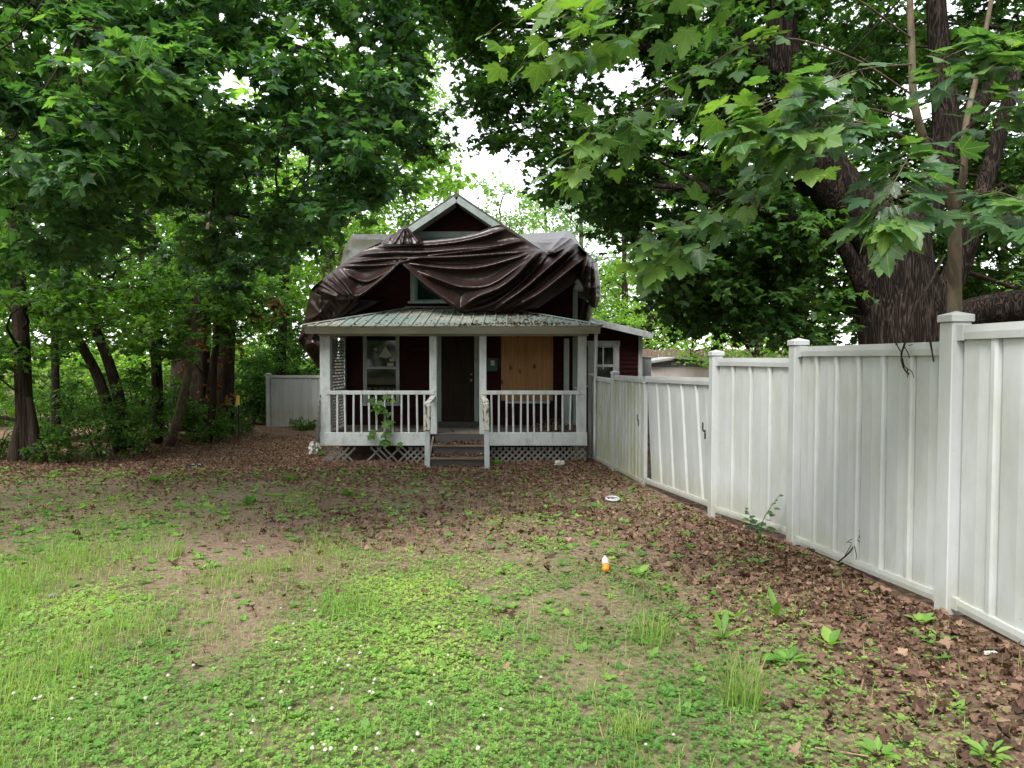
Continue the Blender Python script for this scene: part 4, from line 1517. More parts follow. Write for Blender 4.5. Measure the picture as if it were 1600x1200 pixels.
back = empty('vinyl_fence', P(460, 668, 22.6))
tag(back, 'short white vinyl fence panel behind the porch by the woodland edge', 'fence')
yb = 22.6
fence_post(back, PX(419, yb), yb, PZ(583, yb), mat='vinyl_clean', base=GR - .1)
fence_post(back, PX(530, yb), yb, PZ(583, yb), mat='vinyl_clean', base=GR - .1)
fence_panel(back, (PX(419, yb), yb), (PX(530, yb), yb - .001), PZ(586.5, yb), PZ(668, yb) + .02, PZ(664, yb), 'vinyl_clean', bw=.3, facing=-1)

# sheds and far fence beyond the annex
ys = 24.0
shed = empty('garden_shed', (PX(1062, ys), ys + 1.2, GR))
tag(shed, 'low pale garden shed with grey gable showing above the vinyl gate', 'shed')
a, b, m_ = PX(1018, ys), PX(1118, ys), PX(1056, ys)
box('wall', shed, M['pink_wall'], a, b, ys, ys + 2.4, GR - .1, PZ(573, ys), .01)
obj('gable', hull([(x, y, z) for y in (ys - .02, ys + .02) for x, z in ((a - .03, PZ(573, ys) + .002), (b + .03, PZ(573, ys) + .002), (a - .03, PZ(568, ys)), (m_, PZ(562, ys)), (b + .03, PZ(569, ys)))]), M['shed_blue'], shed)
for x0, x1, z0, z1 in ((a - .12, m_, PZ(567, ys), PZ(560.5, ys)), (m_, b + .12, PZ(560.5, ys), PZ(568, ys))):
    obj('roof', hull([(x, y, z + dz) for x, z in ((x0, z0), (x1, z1)) for y in (ys - .2, ys + 2.6) for dz in (.01, .06)]), M['tin'], shed)
for px_ in (1040, 1062, 1085):
    box('batten', shed, M['pink_wall'], PX(px_, ys) - .012, PX(px_, ys) + .012, ys - .015, ys, GR, PZ(574, ys))
box('vent', shed, M['tin'], PX(1048, ys), PX(1057, ys), ys - .035, ys - .021, PZ(571, ys), PZ(566, ys))
cab = empty('storage_cabinet', (PX(1009, 20.5), 20.8, GR))
tag(cab, 'plain pale grey metal cabinet standing between the annex and the shed', 'cabinet')
box('body', cab, M['tin'], PX(1002, 20.5), PX(1018, 20.5), 20.5, 21.1, GR - .05, PZ(559, 20.5))
box('lid', cab, M['tin'], PX(1001.5, 20.5), PX(1018.5, 20.5), 20.48, 21.12, PZ(559, 20.5) + .001, PZ(557, 20.5))
wf = empty('board_fence', (PX(1020, 30), 30, -.55))
tag(wf, 'weathered brown board fence far behind the garden shed', 'fence')
for i in range(44):
    x = PX(985, 30) + i * .15
    box('board', wf, M['wood_fence'], x, x + .14, 30 + random.uniform(0, .015), 30.025, -.65, PZ(546, 30) + random.uniform(-.03, .03), .004)
for z in (-.1, 1.2):
    box('rail', wf, M['wood_fence'], PX(985, 30), PX(985, 30) + 6.6, 30.03, 30.08, z, z + .09)

# ------------------------------------------------------------------ trees
def pts_of(limbs):
    return np.vstack([l[0] for l in limbs])


def tree_of(name, base, label, cat='tree', group=None):
    t = empty(name, base)
    tag(t, label, cat, group)
    return t


# --- the old maple behind the fence
bm_base = P(1405, 600, 10.2)
bm_base.z = float(gz(bm_base.x, 10.2))
maple = tree_of('maple_tree', bm_base, 'huge old maple with thick furrowed forked trunk behind the white fence')
bx, by = bm_base.x, bm_base.y
trunk = limb([(1428, 690, 10.2), (1416, 600, 10.2), (1405, 500, 10.2), (1393, 420, 10.2), (1385, 355, 10.2)], .66, .50, 22, .6)
tr_extra = [limb([(1390, 400, 10.2), (1350, 345, 10.1), (1300, 285, 10.0), (1262, 220, 9.9), (1238, 140, 9.9), (1222, 60, 9.9), (1212, -60, 9.9), (1190, -260, 10.0)], .44, .13, 26, .8),
            limb([(1400, 410, 10.2), (1432, 350, 10.3), (1462, 290, 10.4), (1478, 200, 10.5), (1470, 100, 10.6), (1462, 0, 10.7), (1455, -200, 10.8)], .30, .10, 22, .8)]
obj('trunk', tube_mesh([trunk] + tr_extra, 48, .03), M['bark_big'], maple)
limbs = [limb([(1418, 520, 10.2), (1462, 480, 10.0), (1496, 420, 9.9), (1515, 360, 9.8), (1550, 250, 9.8), (1590, 100, 9.8)], .22, .07, 16),
         limb([(1430, 545, 10.2), (1500, 505, 9.8), (1560, 485, 9.3), (1640, 470, 8.8), (1760, 440, 8.4)], .34, .15, 16),
         limb([(1372, 500, 10.1), (1345, 440, 10.0), (1315, 380, 9.9), (1278, 358, 9.8), (1200, 330, 9.6), (1120, 300, 9.4), (1020, 290, 9.4)], .13, .03, 20),
         limb([(1275, 240, 9.9), (1180, 170, 10.2), (1080, 110, 10.6), (960, 60, 11), (860, 40, 11.2)], .16, .04, 18),
         limb([(1240, 130, 9.9), (1170, 80, 9.8), (1130, 20, 9.8), (1060, -100, 9.8)], .13, .05, 14),
         limb([(1300, 290, 10.0), (1230, 290, 10.6), (1130, 260, 11.3), (1000, 230, 12.0), (880, 240, 12.2)], .15, .03, 18),
         limb([(1290, 350, 10.1), (1180, 400, 11), (1080, 430, 11.6), (1010, 470, 12)], .09, .025, 16),
         limb([(1475, 230, 10.5), (1540, 150, 11), (1640, 60, 11.5), (1800, -60, 12)], .17, .05, 14)]
for l in limbs:
    obj('limb', tube_mesh([l], 14, .04), M['bark_big'], maple)
sk = np.vstack([pts_of(limbs), pts_of(tr_extra)[8:]])
hole = [(1225, 300), (1262, 215), (1300, 210), (1420, 330), (1540, 330), (1540, 560), (1300, 560), (1300, 420)]
cl = np.vstack([
    clumps_in([(650, -60), (668, 40), (700, 100), (722, 165), (752, 200), (800, 235), (850, 292), (1000, 300), (1240, 300), (1250, 100), (1240, -60)], 200, 9.2, 13.5, .45, .85),
    clumps_in([(890, 300), (945, 340), (1000, 385), (1030, 430), (1050, 490), (1100, 505), (1290, 530), (1290, 430), (1240, 300)], 150, 9.6, 14, .45, .80),
    clumps_in([(1250, -60), (1250, 300), (1400, 330), (1700, 380), (1750, -60)], 180, 11.0, 15.5, .5, .9),
    clumps_in([(1240, 280), (1250, 560), (1640, 560), (1640, 330)], 130, 11.8, 17, .5, .9),
    clumps_in([(680, -520), (720, -60), (1750, -60), (1850, -520)], 150, 9.2, 14.5, .6, 1.1),
    clumps_in([(1640, -200), (1640, 480), (2100, 480), (2100, -200)], 60, 8.5, 14, .6, 1.0)])
g = grow(cl, sk, 14, 11, .108, .6, .42, .42, .20, br=.018)
dress(maple, g, M['leaf_big'], M['bark_dark'], T_STAR6, parts=0)

# --- the young maple close to the fence, its leaves large in the view
sap_base = P(1491, 560, 5.35)
sap_base.z = float(gz(sap_base.x, 5.35))
sap = tree_of('maple_sapling', sap_base, 'young maple with slender pale trunk and big leaves just behind the fence post')
tl = [limb([(1494, 900, 5.35), (1492, 600, 5.35), (1491, 480, 5.35), (1492, 400, 5.35), (1492, 330, 5.34)], .056, .044, 16),
      limb([(1492, 335, 5.34), (1480, 290, 5.3), (1450, 235, 5.25), (1428, 160, 5.2), (1424, 60, 5.2), (1418, -80, 5.2)], .036, .02, 16),
      limb([(1493, 330, 5.34), (1506, 270, 5.35), (1508, 200, 5.4), (1530, 100, 5.5), (1560, -60, 5.6)], .030, .014, 14)]
obj('trunk', tube_mesh(tl, 14, .03), M['bark_pale'], sap)
sb = [limb([(1428, 150, 5.2), (1330, 90, 4.9), (1200, 60, 4.7), (1060, 130, 4.6), (960, 195, 4.5), (885, 240, 4.5)], .008, .002, 22),
      limb([(1445, 225, 5.25), (1330, 190, 4.9), (1220, 240, 4.8), (1130, 315, 4.8), (1060, 350, 4.8), (1000, 375, 4.8)], .008, .002, 22),
      limb([(1424, 60, 5.2), (1300, -20, 4.6), (1130, -30, 4.4), (960, 20, 4.3), (800, 30, 4.3)], .008, .002, 22),
      limb([(1430, 190, 5.2), (1360, 170, 4.6), (1300, 175, 4.3), (1240, 210, 4.2)], .006, .002, 12),
      limb([(1492, 330, 5.34), (1540, 300, 4.6), (1590, 310, 4.2), (1640, 330, 4.0)], .007, .002, 12),
      limb([(1506, 260, 5.35), (1440, 230, 4.6), (1400, 280, 4.2), (1380, 320, 4.1)], .006, .002, 12),
      limb([(1508, 200, 5.4), (1580, 150, 4.9), (1680, 130, 4.6)], .007, .002, 12),
      limb([(1428, 120, 5.2), (1500, 80, 4.7), (1590, 60, 4.4)], .006, .002, 12),
      limb([(1426, 100, 5.2), (1340, 110, 4.4), (1240, 150, 4.2), (1140, 170, 4.2)], .006, .002, 14),
      limb([(1418, -60, 5.2), (1200, -120, 4.6), (1000, -60, 4.4), (880, 0, 4.3)], .006, .002, 14)]
o = obj('branches', tube_mesh(sb, 6, 0), M['bark_pale'], sap)
o['kind'] = 'stuff'
pos, dd, nn, ss, tt = [], [], [], [], []
fr = [.35, .3, .3, .3, .25, .3, .2, .2, .3, .3]
cnt = [80, 90, 70, 60, 80, 70, 70, 80, 80, 50]
bias = [.55, .5, .6, .3, .35, .2, .3, .3, .4, .6]
for (pth, _), f0, c_, bi in zip(sb, fr, cnt, bias):
    for j in range(c_):
        t = f0 + (1.0 - f0) * (j + random.random()) / c_
        i = min(int(t * (len(pth) - 1)), len(pth) - 2)
        p = pth[i] + (pth[i + 1] - pth[i]) * (t * (len(pth) - 1) - i)
        axd_ = pth[i + 1] - pth[i]
        axd_ /= np.linalg.norm(axd_)
        lat = np.cross(axd_, [0, 0, 1])
        sgn = 1 if j % 2 else -1
        d = axd_ * random.uniform(.1, .7) + lat * sgn * random.uniform(.4, 1) + np.array([0, 0, random.uniform(-.55, .05)]) + rng.normal(0, .2, 3)
        d /= np.linalg.norm(d)
        s = random.uniform(.085, .175)
        p = p + d * random.uniform(.04, .26) + np.array([0, 0, random.uniform(-.16, .06)])
        pos.append(p); dd.append(d); ss.append(s)
        nn.append(np.array([0, 0, 1.0]) + rng.normal(0, .35, 3) + np.array([0, -.25, 0]))
        tt.append(bi + random.gauss(0, .2) + (.25 if t > .75 else 0))
pos, dd, nn, ss, tt = map(np.array, (pos, dd, nn, ss, tt))
gs = dict(pos=pos, d=dd, n=nn, s=ss, tint=tt)
pxs, pys = to_px(pos[:, 0], pos[:, 1], pos[:, 2])
order = np.argsort(-np.where((pxs < 1600) & (pys > 0), ss / pos[:, 1], 0))
a_, b_ = order[:300], order[300:]
leaf_objects(sap, pos[a_], dd[a_], nn[a_], ss[a_], T_FINE, tt[a_], M['leaf_near_single'], 'near')
o = obj('crown', leaves_mesh(pos[b_], dd[b_], nn[b_], ss[b_], T_FINE, tt[b_]), M['leaf_near'], sap)
o['kind'] = 'stuff'
# leaf stalks
V, q = tube_arrays(np.stack([pos - dd * .10 + np.array([0, 0, .03]), pos - dd * .04 + np.array([0, 0, .015]), pos + dd * .02], 1), np.full((len(pos), 3), .0016), 3)
o = obj('leaf_stalks', np_mesh('m', V, [q], True), M['bark_pale'], sap)
o['kind'] = 'stuff'

# --- the maple on the left, trunk outside the view
lm_base = Vector((-8.6, 8.2, float(gz(-8.6, 8.2))))
lm = tree_of('maple_tree', lm_base, 'spreading maple whose dark layered leaves overhang the yard at upper left')
lt = [(smooth_path([(-8.6, 8.2, -.5), (-8.55, 8.2, 1.5), (-8.4, 8.1, 3.2), (-8.3, 8.2, 5.2), (-8.0, 8.3, 8.0)], 16), np.linspace(.36, .16, 16))]
ll = [limb([(-8.45, 8.15, 2.8, 0), (-7.4, 8.1, 4.4, 0), (-6.2, 8.0, 5.2, 0), (-4.6, 8.2, 5.45, 0), (-2.6, 8.6, 5.3, 0), (-1.5, 9, 5.0, 0)], .16, .03, 20),
      limb([(-8.4, 8.15, 3.4, 0), (-6.8, 7.4, 5.6, 0), (-5.0, 7.0, 6.6, 0), (-3.0, 6.8, 7.2, 0), (-1.4, 7.2, 7.2, 0)], .14, .03, 18),
      limb([(-8.5, 8.15, 2.2, 0), (-7.0, 8.6, 3.2, 0), (-5.4, 9.2, 3.7, 0), (-3.8, 9.8, 3.6, 0), (-2.8, 10.3, 3.3, 0)], .11, .025, 18),
      limb([(-8.45, 8.15, 2.6, 0), (-7.2, 6.6, 4.0, 0), (-5.4, 5.9, 4.6, 0), (-4.0, 5.6, 4.7, 0)], .11, .025, 16),
      limb([(-8.3, 8.2, 5.0, 0), (-6.4, 9.0, 7.4, 0), (-4.0, 9.8, 8.4, 0), (-2.0, 10, 8.6, 0)], .13, .03, 18)]
obj('trunk', tube_mesh(lt, 24, .04), M['bark_dark'], lm)
for l in ll:
    obj('limb', tube_mesh([l], 9, .03), M['bark_dark'], lm)
skl = pts_of(ll)
cll = np.vstack([
    clumps_in([(-60, -40), (-60, 400), (90, 415), (230, 380), (380, 400), (500, 372), (580, 300), (640, 290), (680, 210), (672, 90), (640, -40)], 210, 6.6, 10.8, .35, .65),
    clumps_in([(-60, 40), (-60, 330), (150, 330), (330, 250), (330, 100), (200, -20)], 26, 5.2, 6.6, .3, .5),
    clumps_in([(-60, -500), (-60, -40), (640, -40), (600, -500)], 90, 6.2, 11, .5, .8),
    clumps_in([(-700, -400), (-700, 380), (-60, 420), (-60, -400)], 80, 5.5, 11, .5, .8),
    clumps_in([(250, 380), (330, 460), (450, 430), (450, 380)], 12, 10, 12.5, .3, .5)])
g = grow(cll, skl, 12, 10, .112, .5, .40, .40, .22, br=.018)
dress(lm, g, M['leaf_left'], M['bark_dark'], T_STAR, parts=300, Tpart=T_FINE, key='left')

# --- the wood on the left: single trunks
def wood_tree(name, label, paths, bark, clumps=None, leaf='leaf_wood', size=.11, tw=9, lv=8, sides=14, wob=.05, T=None, group='trees at the woodland edge', tint=.45, flat=.5):
    b = P(*paths[0][0][0])
    b.z = float(gz(b.x, b.y))
    t = tree_of(name, b, label, group=group)
    ls = [limb(p, r0, r1, 18) for p, r0, r1 in paths]
    obj('trunk', tube_mesh(ls, sides, wob), M[bark], t)
    if clumps is not None:
        gg = grow(clumps, pts_of(ls)[4:], tw, lv, size, flat, .35, tint, .22, br=.02)
        dress(t, gg, M[leaf], M['bark_dark'], T or T_STAR6)
    return t


cA = np.vstack([clumps_in([(-150, 250), (-150, 620), (30, 600), (150, 520), (150, 330)], 80, 13.5, 17, .5, .9), clumps_in([(-40, 400), (-40, 500), (130, 490), (130, 400)], 22, 12, 14.5, .4, .7)])
wood_tree('dead_tree', 'tall grey brown trunk splintered at its base at the far left', [([(45, 735, 15.2), (40, 660, 15.2), (36, 560, 15.2), (28, 420, 15.2), (20, 250, 15.2), (10, 60, 15.2)], .19, .10),
          ([(22, 735, 15.1), (26, 690, 15.1), (32, 648, 15.1)], .17, .05), ([(62, 735, 15.1), (55, 690, 15.1), (46, 620, 15.1)], .17, .06)], 'bark_stump', cA, wob=.08)
cB = clumps_in([(60, 330), (70, 520), (190, 560), (300, 490), (300, 330)], 80, 13, 18, .45, .8)
wood_tree('leaning_tree', 'dark twin trunks leaning left above the brush near the far left', [([(192, 720, 16.5), (170, 640, 16.5), (152, 585, 16.5), (122, 530, 16.5), (95, 480, 16.5), (50, 410, 16.5), (0, 300, 16.5)], .14, .06),
          ([(198, 700, 16.6), (188, 630, 16.6), (168, 560, 16.6), (140, 490, 16.6), (128, 440, 16.6), (118, 400, 16.6), (100, 250, 16.6)], .14, .07), ([(140, 490, 16.6), (152, 440, 16.5), (160, 380, 16.4)], .09, .05)], 'bark_dark', cB)
wood_tree('thin_tree', 'thin dark upright trunk standing between the splintered and leaning trunks', [([(88, 700, 18.5), (87, 620, 18.5), (86, 540, 18.5), (84, 440, 18.5), (80, 300, 18.5)], .11, .07)], 'bark_dark',
          clumps_in([(40, 380), (40, 500), (130, 500), (130, 380)], 12, 18, 20, .5, .8))
cC = clumps_in([(180, 390), (180, 520), (240, 600), (300, 560), (380, 470), (420, 400)], 80, 14.5, 20, .4, .75)
wood_tree('straight_tree', 'straight slim trunk with pale foot at the edge of the litter', [([(245, 700, 18), (246, 620, 18), (243, 540, 18), (240, 460, 18), (236, 330, 18), (232, 100, 18)], .14, .09)], 'bark_dark', cC)
wood_tree('slanting_tree', 'slender pale trunk slanting right beside the straight slim trunk', [([(264, 698, 17.6), (278, 650, 17.6), (292, 590, 17.6), (298, 540, 17.6), (304, 490, 17.6), (312, 430, 17.6), (330, 330, 17.6)], .115, .06)], 'bark_pale',
          clumps_in([(280, 400), (280, 500), (380, 500), (380, 400)], 16, 17.5, 20, .4, .7))
for i, (px_, w, top, Y) in enumerate(((286, .34, 330, 21.5), (314, .30, 350, 21.2), (352, .30, 380, 21.0))):
    wood_tree('old_tree', ['thick rust brown trunk, leftmost of three in the dark wood', 'thick rust brown trunk, middle of three in the dark wood', 'thick rust brown trunk, rightmost of three in the dark wood'][i],
              [([(px_, 690, Y), (px_ - 1, 600, Y), (px_ + 2, 500, Y), (px_ + 3, 400, Y), (px_ + 4, top, Y), (px_ + 6, top - 40, Y)], w, w * .6)], 'bark_dark',
              clumps_in([(px_ - 70, 180), (px_ - 50, 480), (px_ + 60, 470), (px_ + 70, 180)], 34, 20.5, 24, .6, 1.1), size=.13, wob=.09)
wood_tree('crooked_tree', 'thin crooked brown trunk left of the yellow marker stake', [([(326, 690, 18.6), (332, 640, 18.6), (334, 580, 18.6), (338, 520, 18.6), (336, 450, 18.6), (350, 380, 18.6)], .10, .06)], 'bark_dark',
          clumps_in([(330, 440), (340, 540), (400, 530), (450, 460), (430, 420)], 40, 18, 22, .5, .8))
# rusty dead sprays between the thick trunks
rust = tree_of('dead_sapling', Vector((P(330, 690, 20.4).x, 20.4, GR)), 'small tree with withered rusty leaves among the thick dark trunks')
lr = [limb([(318, 690, 20.4), (326, 600, 20.4), (340, 520, 20.4), (372, 470, 20.3), (430, 440, 20)], .05, .02, 14), limb([(326, 600, 20.4), (300, 560, 20.2), (285, 540, 20)], .03, .012, 10)]
obj('trunk', tube_mesh(lr, 7), M['bark_dark'], rust)
g = grow(np.vstack([clumps_in([(290, 500), (290, 610), (370, 630), (370, 500)], 12, 19.8, 20.5, .25, .45), clumps_in([(370, 420), (380, 500), (450, 500), (450, 430)], 7, 19.2, 20, .2, .4)]), pts_of(lr), 5, 7, .10, .8, .9, .5, .25, br=.015)
dress(rust, g, M['leaf_dead'], M['bark_dark'], T_STAR6)

# leafy tree over the fence panel, left of the house
cD = np.vstack([clumps_in([(380, 400), (380, 560), (420, 620), (500, 600), (500, 450), (480, 400)], 60, 24, 27, .6, 1.0), clumps_in([(420, 560), (370, 650), (400, 690), (500, 680), (500, 600)], 36, 24.5, 27, .5, .8)])
wood_tree('bushy_tree', 'dense dark green tree behind the short fence panel', [([(440, 690, 25), (440, 560, 25), (445, 450, 25), (455, 330, 25)], .2, .1)], 'bark_dark', cD, size=.13, tint=.35)
cE = clumps_in([(455, 300), (440, 420), (500, 450), (540, 400), (610, 370), (640, 340), (690, 300), (700, 190), (660, 60), (560, 100)], 210, 25, 31, .7, 1.2)
wood_tree('ash_tree', 'tall bright green tree with slender stems rising behind the house', [([(505, 650, 27), (508, 480, 27), (512, 400, 27), (516, 330, 27), (540, 200, 27), (560, 0, 27)], .17, .07), ([(520, 650, 27), (514, 440, 27), (522, 380, 27), (527, 300, 27), (600, 200, 27)], .14, .06),
          ([(522, 560, 27), (530, 420, 27), (540, 370, 27), (548, 340, 27), (640, 250, 27)], .11, .05)], 'bark_pale', cE, 'leaf_bright', .17, 10, 9, T=T_OVAL, tint=.45)

# --- trees behind the house on the right
def far_tree(name, label, px_, Y, poly, n, leaf, size, r0, r1, tw=10, lv=10, T=T_OVAL, dy=4, trunk_top=250, group='trees behind the house', rad=.2, flat=.7, br=.03, bark='bark_dark', tint=.5):
    b = P(px_, 600, Y)
    b.z = float(gz(b.x, Y))
    t = tree_of(name, b, label, group=group)
    top = P(px_, trunk_top, Y)
    pth = smooth_path([(b.x, Y, b.z - .3), (b.x + .15, Y, b.z * .5 + top.z * .5), (top.x, Y, top.z)], 14)
    obj('trunk', tube_mesh([(pth, np.linspace(rad, rad * .25, 14))], 9, .03), M[bark], t)
    T = T_QUAD if Y > 28 else T
    g = grow(clumps_in(poly, n, Y - dy, Y + dy, r0, r1), pth[2:], tw, lv, size, flat, .3, tint, .25, br=br)
    dress(t, g, M[leaf], M[bark], T, twigs=False)
    return t


far_tree('birch_tree', 'airy pale green tree rising just right of the gable peak', 775, 30, [(735, 320), (745, 290), (790, 275), (835, 300), (858, 340), (856, 400), (850, 480), (745, 480)], 60, 'leaf_pale', .16, .5, .9, tint=.4, bark='bark_pale', trunk_top=345, rad=.1)
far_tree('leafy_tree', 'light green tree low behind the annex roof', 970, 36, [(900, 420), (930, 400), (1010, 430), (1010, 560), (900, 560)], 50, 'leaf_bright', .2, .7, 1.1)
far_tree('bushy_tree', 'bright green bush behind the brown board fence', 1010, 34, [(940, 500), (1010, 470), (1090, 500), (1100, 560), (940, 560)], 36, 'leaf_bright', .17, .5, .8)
pine = tree_of('pine_tree', Vector((P(905, 600, 40).x, 40, -.5)), 'tall hazy pine with layered boughs behind the tarpaulin', group='trees behind the house')
pb = pine.location
ptp = smooth_path([(pb.x, 40, -.8), (pb.x + .1, 40, 6), (pb.x, 40, 13.5)], 16)
obj('trunk', tube_mesh([(ptp, np.linspace(.28, .04, 16))], 9), M['bark_dark'], pine)
lay = []
for i in range(150):
    h = random.uniform(3.0, 13.2)
    rmax = (13.9 - h) * .42 + .6
    a = random.uniform(0, 6.28)
    r = rmax * math.sqrt(random.uniform(.05, 1))
    lay.append((pb.x + r * math.cos(a), 40 + r * math.sin(a), round(h / .8) * .8 + random.uniform(-.15, .15) - r * .06, random.uniform(.5, .8)))
NEED = (np.array([[0, 0, 0], [.05, .5, 0], [0, 1, 0], [-.05, .5, 0]]), np.array([[0, 1, 3], [1, 2, 3]]))
g = grow(np.array(lay), ptp[3:], 12, 16, .26, .28, .1, .5, .25, br=.03)
dress(pine, g, M['needle'], M['bark_dark'], NEED, twigs=False)
far_tree('maple_tree', 'rounded green tree far behind beside the tall pine', 850, 46, [(800, 330), (830, 290), (900, 285), (960, 330), (1000, 420), (980, 520), (820, 520)], 70, 'leaf_pale', .26, 1.0, 1.6, tint=.35, dy=3)
far_tree('leafy_tree', 'green tree behind the white fence seen under the old maple', 1180, 26, [(1040, 420), (1100, 380), (1290, 400), (1330, 480), (1300, 580), (1060, 580)], 70, 'leaf_bright', .15, .6, 1.0, tint=.3, group='trees behind the fence')
far_tree('leafy_tree', 'green tree behind the fence to the right of the old trunk', 1560, 22, [(1460, 330), (1620, 330), (1700, 400), (1700, 580), (1460, 580)], 60, 'leaf_bright', .14, .5, .9, tint=.25, group='trees behind the fence')

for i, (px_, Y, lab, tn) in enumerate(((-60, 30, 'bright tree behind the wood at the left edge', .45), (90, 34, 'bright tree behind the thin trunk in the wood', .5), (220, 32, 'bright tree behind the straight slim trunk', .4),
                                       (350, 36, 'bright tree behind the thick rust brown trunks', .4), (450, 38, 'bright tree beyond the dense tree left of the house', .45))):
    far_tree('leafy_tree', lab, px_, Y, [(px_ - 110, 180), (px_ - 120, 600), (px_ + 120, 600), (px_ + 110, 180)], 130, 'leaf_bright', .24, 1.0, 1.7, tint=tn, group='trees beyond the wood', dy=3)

# --- brush at the foot of the wood, one bush at a time
def bush(label, px_, py_, Y, w, h, n, leaf='leaf_wood', size=.085, tint=.4, group='bushes at the foot of the wood', T=T_OVAL, name='bush'):
    b = P(px_, py_, Y)
    b.z = float(gz(b.x, Y))
    t = tree_of(name, b, label, 'bush', group)
    st = []
    for k in range(6):
        a = random.uniform(0, 6.28)
        e = Vector((b.x + math.cos(a) * w * .45, Y + math.sin(a) * w * .4, b.z + h * random.uniform(.5, .95)))
        st.append((smooth_path([(b.x + math.cos(a) * .05, Y + math.sin(a) * .05, b.z - .05), tuple(b.lerp(e, .5) + Vector((0, 0, .15))), tuple(e)], 8), np.linspace(.014, .005, 8)))
    obj('stems', tube_mesh(st, 5), M['bark_dark'], t)
    c = rng.normal(0, 1, (n, 3))
    c /= np.linalg.norm(c, axis=1, keepdims=True)
    c *= rng.uniform(.3, 1, (n, 1)) ** .5
    cc = np.column_stack([b.x + c[:, 0] * w / 2, Y + c[:, 1] * w / 2.4, b.z + h * .48 + c[:, 2] * h * .45, rng.uniform(.16, .34, n) * min(w, 2.0) / 1.4])
    g = grow(cc, pts_of(st), 7, 8, size, .7, .3, tint, .25, br=.008)
    dress(t, g, M[leaf], M['bark_dark'], T, twigs=True, crown='foliage')
    return t


bush('low dark bush at the foot of the splintered trunk', 78, 705, 14.6, 1.0, .7, 14, tint=.25)
bush('tangled green brush in front of the leaning twin trunks', 160, 700, 15.6, 2.4, 1.3, 46, tint=.35)
bush('green bush beside the foot of the straight slim trunk', 218, 695, 16.4, 1.7, 1.9, 40, tint=.4)
bush('small leafy bush between the straight and slanting trunks', 268, 640, 18.4, 1.2, 1.9, 24, 'leaf_wood', tint=.55)
bush('low ferny bush at the foot of the thick trunks', 310, 690, 18.8, 1.9, .9, 30, tint=.35)
bush('dark bush behind the yellow marker stake', 372, 680, 23.6, 2.0, 1.9, 46, tint=.2)
bush('tall dark brush behind the leaning twin trunks', 150, 690, 19.5, 3.0, 2.2, 60, tint=.3, size=.10)
bush('dark leafy brush behind the straight slim trunk', 235, 690, 20.0, 2.6, 2.0, 50, tint=.25, size=.10)
bush('dark brush between the splintered trunk and the thin trunk', 62, 690, 19.0, 2.4, 1.5, 40, tint=.35, size=.10)
bush('dark leafy bush between the yellow marker stake and the short fence panel', 394, 680, 23.6, 1.7, 2.3, 44, tint=.2, size=.11)
bush('tall dark bush rising behind the short fence panel', 455, 680, 24.6, 3.4, 3.2, 70, tint=.25, size=.13)
bush('low brush under the crooked trunk', 345, 690, 20.2, 2.0, 1.0, 36, tint=.25, size=.09)
bush('dark brush at the far left edge below the wood', -5, 705, 15.4, 1.5, .9, 18, tint=.3)
bush('trailing green ground ivy along the foot of the short fence panel', 478, 668, 21.9, 1.1, .28, 14, tint=.35)
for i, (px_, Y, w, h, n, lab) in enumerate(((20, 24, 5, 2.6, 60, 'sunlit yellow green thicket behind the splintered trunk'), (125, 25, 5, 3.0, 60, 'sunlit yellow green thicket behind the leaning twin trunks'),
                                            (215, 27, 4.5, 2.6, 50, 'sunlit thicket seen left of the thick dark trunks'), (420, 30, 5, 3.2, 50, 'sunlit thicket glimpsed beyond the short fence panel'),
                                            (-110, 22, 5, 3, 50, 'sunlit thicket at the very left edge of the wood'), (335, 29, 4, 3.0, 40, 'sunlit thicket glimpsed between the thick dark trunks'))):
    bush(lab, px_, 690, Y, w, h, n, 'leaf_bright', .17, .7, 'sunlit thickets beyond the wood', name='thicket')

# --- the far wood that closes the view on every side
def far_wood():
    V = []
    cl = []
    for i in range(620):
        a = R(random.uniform(-62, 62))
        r = random.uniform(52, 70)
        if -R(4) < a < R(9):
            top = random.uniform(1, 9)
        else:
            top = random.uniform(1, 20)
        cl.append((r * math.sin(a), r * math.cos(a), top, random.uniform(1.3, 2.4)))
    for i in range(900):                       # across the road behind the camera
        a = R(random.uniform(70, 290))
        r = random.uniform(30, 40)
        cl.append((r * math.sin(a), r * math.cos(a), random.uniform(1, 11), random.uniform(1.3, 2.2)))
    cl = np.array(cl)
    sk_ = np.array([(r * math.sin(a), r * math.cos(a), z) for r in (58, 64) for a in np.radians(np.arange(-62, 63, 3)) for z in (0, 4, 8, 12)])
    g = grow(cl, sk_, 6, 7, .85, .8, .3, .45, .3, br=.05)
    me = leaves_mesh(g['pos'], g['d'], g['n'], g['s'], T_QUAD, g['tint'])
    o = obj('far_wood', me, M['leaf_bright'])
    tag(o, 'distant green wood closing the view behind house and fences', 'wood', kind='stuff')


far_wood()

# ------------------------------------------------------------------ ground cover
def scatter(n, y0, y1, fn, side=1.15):
    """n tries over the visible ground between two depths, kept with probability fn(x, y)"""
    y = np.sqrt(rng.uniform(y0 ** 2, y1 ** 2, n))
    x = rng.uniform(-1, 1, n) * y * 0.72 * side
    k = rng.uniform(0, 1, n) < fn(x, y)
    x, y = x[k], y[k]
    k = (x < np.interp(y, [0, 4.5, 6.6, 8.2, 11, 13, 15.7], [2.85, 2.72, 2.60, 2.3, 1.95, 1.82, 1.66]) - .02) | (y > 16)
    k &= ~((y > 14.9) & (x > -4.1) & (x < 1.7)) & ~((y > 13.7) & (x > -1.75) & (x < -.5)) & (x > -14)
    x, y = x[k], y[k]
    return np.column_stack([x, y, gz(x, y)])


